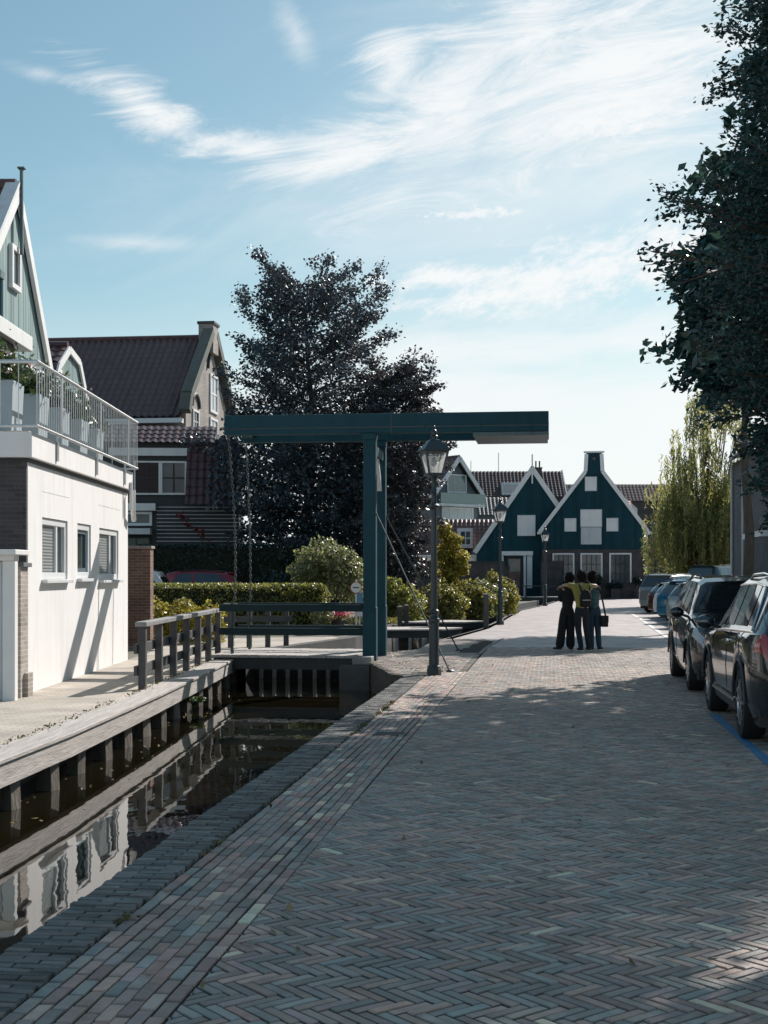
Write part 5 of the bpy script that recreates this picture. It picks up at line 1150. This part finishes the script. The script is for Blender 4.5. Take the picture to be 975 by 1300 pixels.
c = S(1.97+.94, 20.05+1.33, 0); make_car('parked_car', 'second dark SUV parked facing the camera in front of the nearest one', 'car', (c.x,c.y,0), -TH+math.pi, P_dark2, L=4.55, W=1.88, H=1.69, wb=2.68, r=.355, chrome=False, cladding=None, group=g_)
# echelon of cars further along: the rears point to the street
def ech(px, py, dist, deg, **k):
    """rear left corner seen at px; heading turned deg to the right of the view axis"""
    p = P(px,py,dist); h = R(deg); L_, W_ = k['L'], k['W']; fwd = Vector((math.sin(h),math.cos(h))); rgt = Vector((math.cos(h),-math.sin(h)))
    c = Vector((p.x,p.y))+fwd*L_/2+rgt*W_/2*.9; make_car(k.pop('name','parked_car'), k.pop('label'), k.pop('cat','car'), (c.x,c.y,0), -h, k.pop('body'), group=g_, **k)
P_sil = paint('silver_grey_paint', (.30,.34,.34),.4); P_clar = paint('claret_paint', (.06,.012,.02)); P_wh = paint('white_car_paint', (.62,.64,.65),.0); P_blue = paint('bright_blue_paint', (.02,.17,.30)); P_lg = paint('light_grey_car_paint', (.34,.37,.37),.4)
ech(809,778,59,42, L=4.6, W=1.83, H=1.72, style='mpv', body=P_sil, label='silver grey people carrier furthest left of the far angled cars', r=.33, wb=2.75)
ech(820,778,53.2,58, L=4.3, W=1.78, H=1.42, style='hatch', body=P_clar, label='dark claret car wedged between the people carrier and the white car', r=.32, wb=2.6)
ech(827,783,50.2,60, L=4.2, W=1.75, H=1.46, style='hatch', body=P_wh, label='white hatchback mostly hidden behind the bright blue car', r=.32, wb=2.6)
ech(831,788,46.6,58, L=4.1, W=1.76, H=1.55, style='hatch', body=P_blue, label='bright blue hatchback in the row of far angled cars', r=.32, wb=2.55)
ech(843,793,42.6,56, L=4.3, W=1.76, H=1.50, style='hatch', body=P_lg, label='light grey hatchback right of the bright blue car', r=.32, wb=2.6, plate=M_plast)
ech(866,775,64,42, L=5.2, W=2.0, H=2.15, style='mpv', body=paint('dark_van_paint',(.02,.035,.04)), label='dark tall van roof showing above the far angled cars', name='parked_van', cat='van', r=.34, wb=3.1)
# cars behind the hedge on the left
p = P(243,729,45); make_car('parked_car', 'red car showing only its roof above the clipped hedge', 'car', (p.x-.2,45,0), R(90), paint('red_car_paint',(.22,.008,.018)), L=4.4, W=1.8, H=1.84, wb=2.65, r=.36, style='suv', group='cars behind the hedge')
p = P(200,740,42.6); make_car('parked_car', 'white car showing only its roof beside the brick pier above the hedge', 'car', (p.x-.25,41.6,0), R(-90), P_wh, L=4.3, W=1.78, H=1.88, wb=2.6, r=.34, style='hatch', group='cars behind the hedge')
# ------------------------------------------------------------------ people
M_skin = mat('skin', (.42,.27,.20), rough=.5, var=.08, scale=6)
M_hair = mat('dark_hair', (.010,.009,.009), rough=.8, spec=.15, var=.4, scale=30, bump=.6, bscale=60, stretch=(1,1,.3))
M_hairb = mat('brown_hair', (.07,.045,.03), rough=.5, var=.4, scale=30, bump=.6, bscale=60)
M_black = mat('black_cloth', (.012,.014,.017), rough=.9, var=.25, scale=9, bump=.4, bscale=14)
M_navy = mat('navy_cloth', (.014,.02,.03), rough=.9, var=.25, scale=9, bump=.4, bscale=14)
M_yellow = mat('olive_yellow_cloth', (.30,.265,.07), rough=.9, var=.12, scale=7, bump=.4, bscale=12)
M_jean = mat('jeans', (.025,.055,.085), rough=.9, var=.25, scale=9, bump=.4, bscale=16)
M_shoe = mat('dark_shoe', (.02,.02,.022), rough=.6); M_sole = mat('shoe_sole', (.55,.55,.53), rough=.6)
M_floral = mat('teal_floral_cloth', (.06,.13,.15), rough=.9, var=.9, scale=26, bump=.3, bscale=14)
def skin(name, nodes, edges, root, m, parent, lv=2):
    keys = list(nodes); me = bpy.data.meshes.new(name); me.from_pydata([nodes[k][0] for k in keys], [(keys.index(a),keys.index(b)) for a,b in edges], [])
    o = bpy.data.objects.new(name, me); COL.objects.link(o)
    md = o.modifiers.new('skin','SKIN'); md.use_smooth_shade = True; md.branch_smoothing = .4
    for i,k in enumerate(keys):
        r = nodes[k][1]; d = me.skin_vertices[0].data[i]; d.radius = (r,r) if not isinstance(r,tuple) else r; d.use_root = (k == root)
    sb_ = o.modifiers.new('sub','SUBSURF'); sb_.levels = lv; sb_.render_levels = lv
    dg = bpy.context.evaluated_depsgraph_get(); dg.update(); nm = bpy.data.meshes.new_from_object(o.evaluated_get(dg)); bpy.data.objects.remove(o)
    nm.materials.clear(); nm.materials.append(m); nm.name = name; nm.polygons.foreach_set('use_smooth',[True]*len(nm.polygons))
    o = bpy.data.objects.new(name, nm); COL.objects.link(o); o.parent = parent; return o
def person(label, loc, J, shirt, trousers, flare=.0, hair=M_hair, sleeve=.9, bun=False, fwd=(0,1)):
    t = thing('person', label, 'person', loc, group='people hugging in the street'); V = Vector; J = {k: V(v) for k,v in J.items()}
    fw = V((fwd[0],fwd[1],0)).normalized(); rt = V((fw.y,-fw.x,0))
    hd = J['head']; nodes = {}; E = []
    def nd(k, p, r): nodes[k] = (tuple(p), r)
    nd('pelvis',J['pelvis'],.10); nd('waist',J['pelvis'].lerp(J['chest'],.45),.092); nd('chest',J['chest'],.108); nd('neck',J['chest'].lerp(hd,.52),.052); nd('jaw',hd+V((0,0,-.07))+fw*.02,.066); nd('head',hd+V((0,0,.01)),.088); nd('crown',hd+V((0,0,.085))-fw*.01,.066)
    E += [('pelvis','waist'),('waist','chest'),('chest','neck'),('neck','jaw'),('jaw','head'),('head','crown')]
    for s in 'LR':
        nd('sh'+s,J['sh'+s],.058); nd('el'+s,J['el'+s],.042); nd('wr'+s,J['wr'+s],.028); hv = (J['wr'+s]-J['el'+s]).normalized(); pm = J['wr'+s]+hv*.075; nd('pm'+s,pm,.034)
        E += [('chest','sh'+s),('sh'+s,'el'+s),('el'+s,'wr'+s),('wr'+s,'pm'+s)]
        nd('hp'+s,J['hp'+s],.072); nd('kn'+s,J['kn'+s],.058); nd('an'+s,J['an'+s],.04); nd('bl'+s,J['an'+s]+J['ft'+s]+V((0,0,-.05)),.034)
        E += [('pelvis','hp'+s),('hp'+s,'kn'+s),('kn'+s,'an'+s),('an'+s,'bl'+s)]
    body = skin('body', nodes, E, 'pelvis', M_skin, t)
    for s in 'LR':                                                   # fingers curling over what the hand rests on
        hv = (J['wr'+s]-J['el'+s]).normalized(); pm = J['wr'+s]+hv*.075; sd = hv.cross(V((0,0,1))).normalized(); dn = V((0,0,-1)); fb_ = MB()
        for k,l in enumerate((.062,.072,.068,.052)):
            b0 = pm+hv*.02+sd*((k-1.5)*.019); fb_.tube([b0,b0+hv*l*.5+dn*.006,b0+hv*l*.8+dn*.025,b0+hv*l*.9+dn*.045],[.009,.0085,.008,.006],6)
        tb0 = pm-hv*.03+sd*.03; fb_.tube([tb0,tb0+sd*.03+hv*.02,tb0+sd*.035+hv*.05+dn*.015],[.011,.010,.007],6); fb_.build('fingers', M_skin, body, smooth=True)
    f = MB(); c = hd+V((0,0,-.015)); f.ell(c+fw*.095+V((0,0,-.02)),(.013,.013,.025),8,6)
    for s in (-1,1): f.ell(c+rt*s*.088+V((0,0,-.01)),(.012,.016,.03),8,6)
    f.build('nose_and_ears', M_skin, body, smooth=True)
    f = MB()
    for s in (-1,1): f.ell(c+fw*.083+rt*s*.033+V((0,0,.015)),(.013,.009,.008),8,6)
    f.build('eyes', M_white, body, smooth=True)
    f = MB(); f.ell(c+fw*.085+V((0,0,-.062)),(.024,.01,.008),8,6); f.build('mouth', mat('lips',(.30,.12,.11)), body, smooth=True)
    h = MB(); h.ell(hd-fw*.022+V((0,0,.035)),(.108,.115,.112),14,10); h.ell(hd-fw*.055+V((0,0,-.055)),(.088,.06,.095),12,8)
    if bun: h.ell(hd-fw*.08+V((.0,0,.115)),(.062,.06,.05),10,7)
    for _ in range(110):
        d_ = V((random.gauss(0,1),random.gauss(0,1),random.gauss(.1,.8))).normalized()
        if d_.dot(fw) > .35: continue
        r_ = random.uniform(.013,.024); h.ell(hd-fw*.03+V((0,0,.02))+V((d_.x*.1,d_.y*.1,d_.z*.115)),(r_,r_,r_*1.3),7,5)
    h.build('hair', hair, t, smooth=True)
    sn = {k: (nodes[k][0], r) for k,r in (('waist',.142),('chest',.150))}; sn['hem'] = (tuple(J['pelvis']+V((0,0,-.06))), .155); SE = [('hem','waist'),('waist','chest')]
    for s in 'LR':
        e = J['sh'+s].lerp(J['el'+s],sleeve if sleeve <= 1 else 1); sn['sh'+s] = (tuple(J['sh'+s]),.078); sn['sl'+s] = (tuple(e),.06); SE += [('chest','sh'+s),('sh'+s,'sl'+s)]
        if sleeve > 1: sn['cf'+s] = (tuple(J['wr'+s]),.042); SE.append(('sl'+s,'cf'+s))
    sn['col'] = (tuple(J['chest'].lerp(hd,.36)), .082); SE.append(('chest','col'))
    skin('top', sn, SE, 'waist', shirt, t)
    tn = {'band': (tuple(J['pelvis']+V((0,0,.12))),.128),'pelvis': (tuple(J['pelvis']+V((0,0,-.03))),.150)}; TE = [('band','pelvis')]
    for s in 'LR':
        tn['hp'+s] = (tuple(J['hp'+s]+V((0,0,-.04))),.112); tn['kn'+s] = (tuple(J['kn'+s]),.076+flare*.5); tn['an'+s] = (tuple(J['an'+s]+V((0,0,-.045))),.060+flare); TE += [('pelvis','hp'+s),('hp'+s,'kn'+s),('kn'+s,'an'+s)]
    skin('trousers', tn, TE, 'pelvis', trousers, t)
    for s in 'LR':
        a = J['an'+s]; d = J['ft'+s].normalized(); b = MB(); rz = math.atan2(d.y,d.x)-math.pi/2; MX = Matrix.Translation((a.x,a.y,0)) @ Matrix.Rotation(rz,4,'Z')
        b.ell((0,.02,.055),(.046,.085,.05),12,8,None); b.ell((0,.10,.042),(.045,.09,.038),12,8); b.v = [tuple(MX @ V(v)) for v in b.v]; sh_ = b.build('shoe', M_shoe, t, smooth=True)
        b = MB(); b.slab([(.047*math.cos(q),.05+.145*math.sin(q)) for q in np.linspace(0,2*math.pi,16,endpoint=False)],.0,.022); b.v = [tuple(MX @ V(v)) for v in b.v]; b.build('sole', M_sole, sh_)
    return t
pc = (4.37,29.58,0)
person('middle hugging person in olive yellow T-shirt with arms round both others', pc,
 dict(pelvis=(-.01,0,.95),chest=(0,.05,1.36),head=(.02,.13,1.645),shL=(-.185,.04,1.45),elL=(-.37,.06,1.46),wrL=(-.43,.27,1.42),shR=(.18,.04,1.44),elR=(.33,.08,1.44),wrR=(.36,.31,1.41),
 hpL=(-.085,0,.88),knL=(-.08,.02,.50),anL=(-.01,-.02,.085),ftL=(-.03,.09,0),hpR=(.085,0,.88),knR=(.10,.02,.5),anR=(.17,.06,.085),ftR=(.04,.09,0)), M_yellow, M_navy, sleeve=.75)
person('left person of three in black top and wide black trousers, arm round the middle person', (4.07,29.86,0),
 dict(pelvis=(.02,0,.93),chest=(.03,.04,1.30),head=(.10,.09,1.60),shL=(-.12,.03,1.38),elL=(-.13,.10,1.12),wrL=(-.02,.27,1.12),shR=(.16,.08,1.38),elR=(.24,.26,1.22),wrR=(.38,.36,1.22),
 hpL=(-.06,0,.86),knL=(-.10,.01,.48),anL=(-.16,-.02,.085),ftL=(-.06,.06,0),hpR=(.09,0,.86),knR=(.09,.02,.48),anR=(.09,.02,.085),ftR=(.03,.09,0)), M_black, M_black, flare=.05, sleeve=1.5, fwd=(.6,.8))
person('right person of three in teal patterned top and blue jeans carrying a shoulder bag', (4.68,29.86,0),
 dict(pelvis=(.0,0,.95),chest=(-.01,.04,1.33),head=(-.045,.09,1.625),shL=(-.16,.08,1.40),elL=(-.26,.25,1.25),wrL=(-.40,.34,1.25),shR=(.10,.03,1.40),elR=(.13,.12,1.15),wrR=(.03,.30,1.16),
 hpL=(-.07,0,.88),knL=(-.06,.02,.5),anL=(-.055,-.02,.085),ftL=(-.05,.07,0),hpR=(.075,0,.88),knR=(.09,.02,.5),anR=(.125,.03,.085),ftR=(.05,.08,0)), M_floral, M_jean, bun=True, sleeve=.6, fwd=(-.55,.83))
bk = thing('backpack', 'small black backpack on the back of the person in yellow', 'backpack', (4.43,29.40,1.0))
b = MB(); b.ell((0,0,.17),(.135,.085,.20),16,10); b.bb(-.12,.12,-.06,.10,-.02,.25); b.build('bag_body', M_black, bk, smooth=60, bevel=.03)
b = MB(); b.bb(-.10,.10,-.10,-.06,.0,.16); b.build('front_pocket', M_black, bk, bevel=.02); b = MB(); b.bb(-.085,.085,-.106,-.1,.125,.14); b.build('zip', M_steel, bk)
for s in (-1,1): b = MB(); b.tube([(s*.08,.06,.30),(s*.11,.10,.42),(s*.12,.20,.47),(s*.12,.29,.44)],.018,6); b.build('strap', M_black, bk, smooth=True)
hb_ = thing('shoulder_bag', 'black shoulder bag hanging on a long strap at the right person hip', 'bag', (4.90,29.78,.55))
b = MB(); b.bb(-.075,.075,-.10,.10,-.02,.23); b.build('bag_body', M_black, hb_, bevel=.02); b = MB(); b.bb(-.08,.08,-.108,-.10,.08,.235); b.build('flap', M_black, hb_, bevel=.004)
b = MB(); b.tube([(.03,.02,.22),(-.03,.0,.52),(-.10,-.02,.80),(-.16,.05,.90),(-.18,.14,.86)],.019,6); b.build('strap', M_black, hb_, smooth=True)
# ------------------------------------------------------------------ sun, sky, camera
SUN = Vector((.75,1.1,1.0)).normalized(); EL = math.asin(SUN.z); AZ = math.atan2(SUN.x,SUN.y)
ld = bpy.data.lights.new('sun','SUN'); ld.energy = 4.6; ld.angle = R(.5); ld.color = (1,.93,.87)
lo = bpy.data.objects.new('sun', ld); COL.objects.link(lo); lo.rotation_euler = SUN.to_track_quat('Z','Y').to_euler(); lo.location = (0,0,60)
W = bpy.data.worlds.new('World'); SC.world = W; W.use_nodes = True; N, L = W.node_tree.nodes, W.node_tree.links
bg = N['Background']; bg.inputs['Strength'].default_value = SKY_STR
sky = N.new('ShaderNodeTexSky'); sky.sky_type = 'NISHITA'; sky.sun_disc = False; sky.sun_elevation = EL; sky.sun_rotation = AZ; sky.altitude = 0; sky.air_density = 1.0; sky.dust_density = .6; sky.ozone_density = 1.6
tcw = N.new('ShaderNodeTexCoord'); sp = N.new('ShaderNodeSeparateXYZ'); L.new(tcw.outputs['Generated'], sp.inputs[0])
def math_(op, a, b=None, c=None, clamp=False):
    n = N.new('ShaderNodeMath'); n.operation = op; n.use_clamp = clamp
    for i,v in enumerate((a,b,c)):
        if v is None: continue
        if isinstance(v,(int,float)): n.inputs[i].default_value = v
        else: L.new(v, n.inputs[i])
    return n.outputs[0]
az = math_('MULTIPLY', math_('ARCTAN2', sp.outputs['X'], sp.outputs['Y']), 57.2958); el = math_('MULTIPLY', math_('ARCSINE', sp.outputs['Z']), 57.2958)
cb = N.new('ShaderNodeCombineXYZ'); L.new(az, cb.inputs['X']); L.new(el, cb.inputs['Y'])
def noise(scale, sx, sy, ang, detail=7, rough=.6, dist=0., off=0.):
    mp = N.new('ShaderNodeMapping'); mp.vector_type = 'TEXTURE'; mp.inputs['Rotation'].default_value = (0,0,R(ang)); mp.inputs['Scale'].default_value = (sx,sy,1); mp.inputs['Location'].default_value = (off,off*.37,off*.11)
    L.new(cb.outputs[0], mp.inputs[0]); n = N.new('ShaderNodeTexNoise'); n.inputs['Scale'].default_value = scale; n.inputs['Detail'].default_value = detail; n.inputs['Roughness'].default_value = rough; n.inputs['Distortion'].default_value = dist
    L.new(mp.outputs[0], n.inputs['Vector']); return n.outputs['Fac']
def ell_(px, py, rx, ry, ang):
    a0 = math.degrees(math.atan((px-487.5)/F)); e0 = math.degrees(math.atan((HZ-py)/F*math.cos(R(a0)))); k = 1/29.7
    mp = N.new('ShaderNodeMapping'); mp.vector_type = 'TEXTURE'; mp.inputs['Location'].default_value = (a0,e0,0); mp.inputs['Rotation'].default_value = (0,0,R(ang)); mp.inputs['Scale'].default_value = (rx*k,ry*k,1)
    L.new(cb.outputs[0], mp.inputs[0]); ln = N.new('ShaderNodeVectorMath'); ln.operation = 'LENGTH'; L.new(mp.outputs[0], ln.inputs[0]); return math_('SUBTRACT', 1.0, ln.outputs['Value'])
def smax(vals):
    o = vals[0]
    for v in vals[1:]: o = math_('SMOOTH_MAX', o, v, .25)
    return o
def cloud(ells, nz, amp, lo_, hi_, top):
    e = math_('MULTIPLY_ADD', math_('SUBTRACT', nz, .5), amp, smax(ells)); mr = N.new('ShaderNodeMapRange'); mr.interpolation_type = 'SMOOTHSTEP'
    L.new(e, mr.inputs['Value']); mr.inputs['From Min'].default_value = lo_; mr.inputs['From Max'].default_value = hi_; mr.inputs['To Max'].default_value = top; return mr.outputs['Result']
cir = cloud([ell_(190,140,130,40,-22),ell_(300,185,170,36,-10),ell_(440,195,170,50,8),ell_(570,140,230,100,32),ell_(790,90,360,170,14),ell_(680,60,150,120,40),ell_(500,80,60,60,55)], noise(.42,3.2,.75,12,11,.72,1.1), 2.7, .05, 1.1, .95)
wisp = cloud([ell_(375,40,30,70,25),ell_(660,12,110,26,-10),ell_(170,308,140,16,0),ell_(60,95,90,16,-5),ell_(800,225,200,60,6)], noise(.5,2.5,.7,20,7,.6,.6,5.), 1.7, .1, 1.5, .6)
cum = cloud([ell_(740,345,230,52,10),ell_(640,375,170,26,6),ell_(860,320,150,60,8),ell_(560,350,120,24,4)], noise(1.3,1.6,.8,18,9,.68,.3,9.), 2.3, .05, .95, .97)
dots = cloud([ell_(760,158,130,28,2),ell_(600,272,110,14,3)], noise(3.2,1.5,1.,10,4,.55,.2,3.), 2.6, .35, 1.1, .75)
low = cloud([ell_(640,440,330,50,4),ell_(800,430,180,30,0),ell_(560,520,500,90,0),ell_(900,520,400,100,0)], noise(.5,3.2,.7,4,7,.6,.4,7.), 1.7, -.1, 1.0, .8)
gen = N.new('ShaderNodeMapRange'); gen.interpolation_type = 'SMOOTHSTEP'; L.new(noise(.09,2.2,1.,15,8,.6,.5,21.), gen.inputs['Value']); gen.inputs['From Min'].default_value = .5; gen.inputs['From Max'].default_value = .75; gen.inputs['To Max'].default_value = .6
away = math_('MULTIPLY', gen.outputs['Result'], math_('MULTIPLY', math_('SUBTRACT', math_('ABSOLUTE', az), 22.), .1, clamp=True))
hz_ = N.new('ShaderNodeMapRange'); hz_.interpolation_type = 'SMOOTHSTEP'; L.new(el, hz_.inputs['Value']); hz_.inputs['From Min'].default_value = 13; hz_.inputs['From Max'].default_value = 1.5; hz_.inputs['To Max'].default_value = 1.0
veil = cloud([ell_(650,250,700,330,8)], noise(.22,2.6,.9,14,8,.62,.8,33.), 1.2, .1, 1.3, .55)
cm = math_('MAXIMUM', away, hz_.outputs['Result'])
for c_ in (veil,cir,wisp,cum,dots,low): cm = math_('SUBTRACT', math_('ADD', cm, c_), math_('MULTIPLY', cm, c_))
# soft shoulder so that the sky near the horizon keeps its tone
tint_ = N.new('ShaderNodeVectorMath'); tint_.operation = 'MULTIPLY'; tint_.inputs[1].default_value = SKY_TINT; L.new(sky.outputs['Color'], tint_.inputs[0])
kx = N.new('ShaderNodeVectorMath'); kx.operation = 'MULTIPLY_ADD'; kx.inputs[1].default_value = (SHOULDER,)*3; kx.inputs[2].default_value = (1,1,1); L.new(tint_.outputs['Vector'], kx.inputs[0])
dv = N.new('ShaderNodeVectorMath'); dv.operation = 'DIVIDE'; L.new(tint_.outputs['Vector'], dv.inputs[0]); L.new(kx.outputs['Vector'], dv.inputs[1])
mx = N.new('ShaderNodeMix'); mx.data_type = 'RGBA'; L.new(cm, mx.inputs[0]); L.new(dv.outputs['Vector'], mx.inputs[6]); mx.inputs[7].default_value = (*CLOUD,1)
L.new(mx.outputs[2], bg.inputs['Color'])
cd = bpy.data.cameras.new('camera'); co = bpy.data.objects.new('camera', cd); COL.objects.link(co); SC.camera = co
co.location = (0,0,EYE); co.rotation_euler = (R(90),0,0); cd.sensor_fit = 'VERTICAL'; cd.sensor_height = 36; cd.lens = 36*F/1300; cd.shift_y = (HZ-650)/1300; cd.clip_start = .1; cd.clip_end = 3000
SC.view_settings.view_transform = 'Standard'; SC.view_settings.look = 'None'; SC.view_settings.gamma = 1; SC.view_settings.exposure = EXPO
SC.render.engine = 'CYCLES'; SC.cycles.max_bounces = 7; SC.cycles.diffuse_bounces = 3; SC.cycles.glossy_bounces = 3; SC.cycles.transmission_bounces = 3; SC.cycles.transparent_max_bounces = 6; SC.cycles.use_denoising = True; SC.cycles.caustics_reflective = False; SC.cycles.caustics_refractive = False
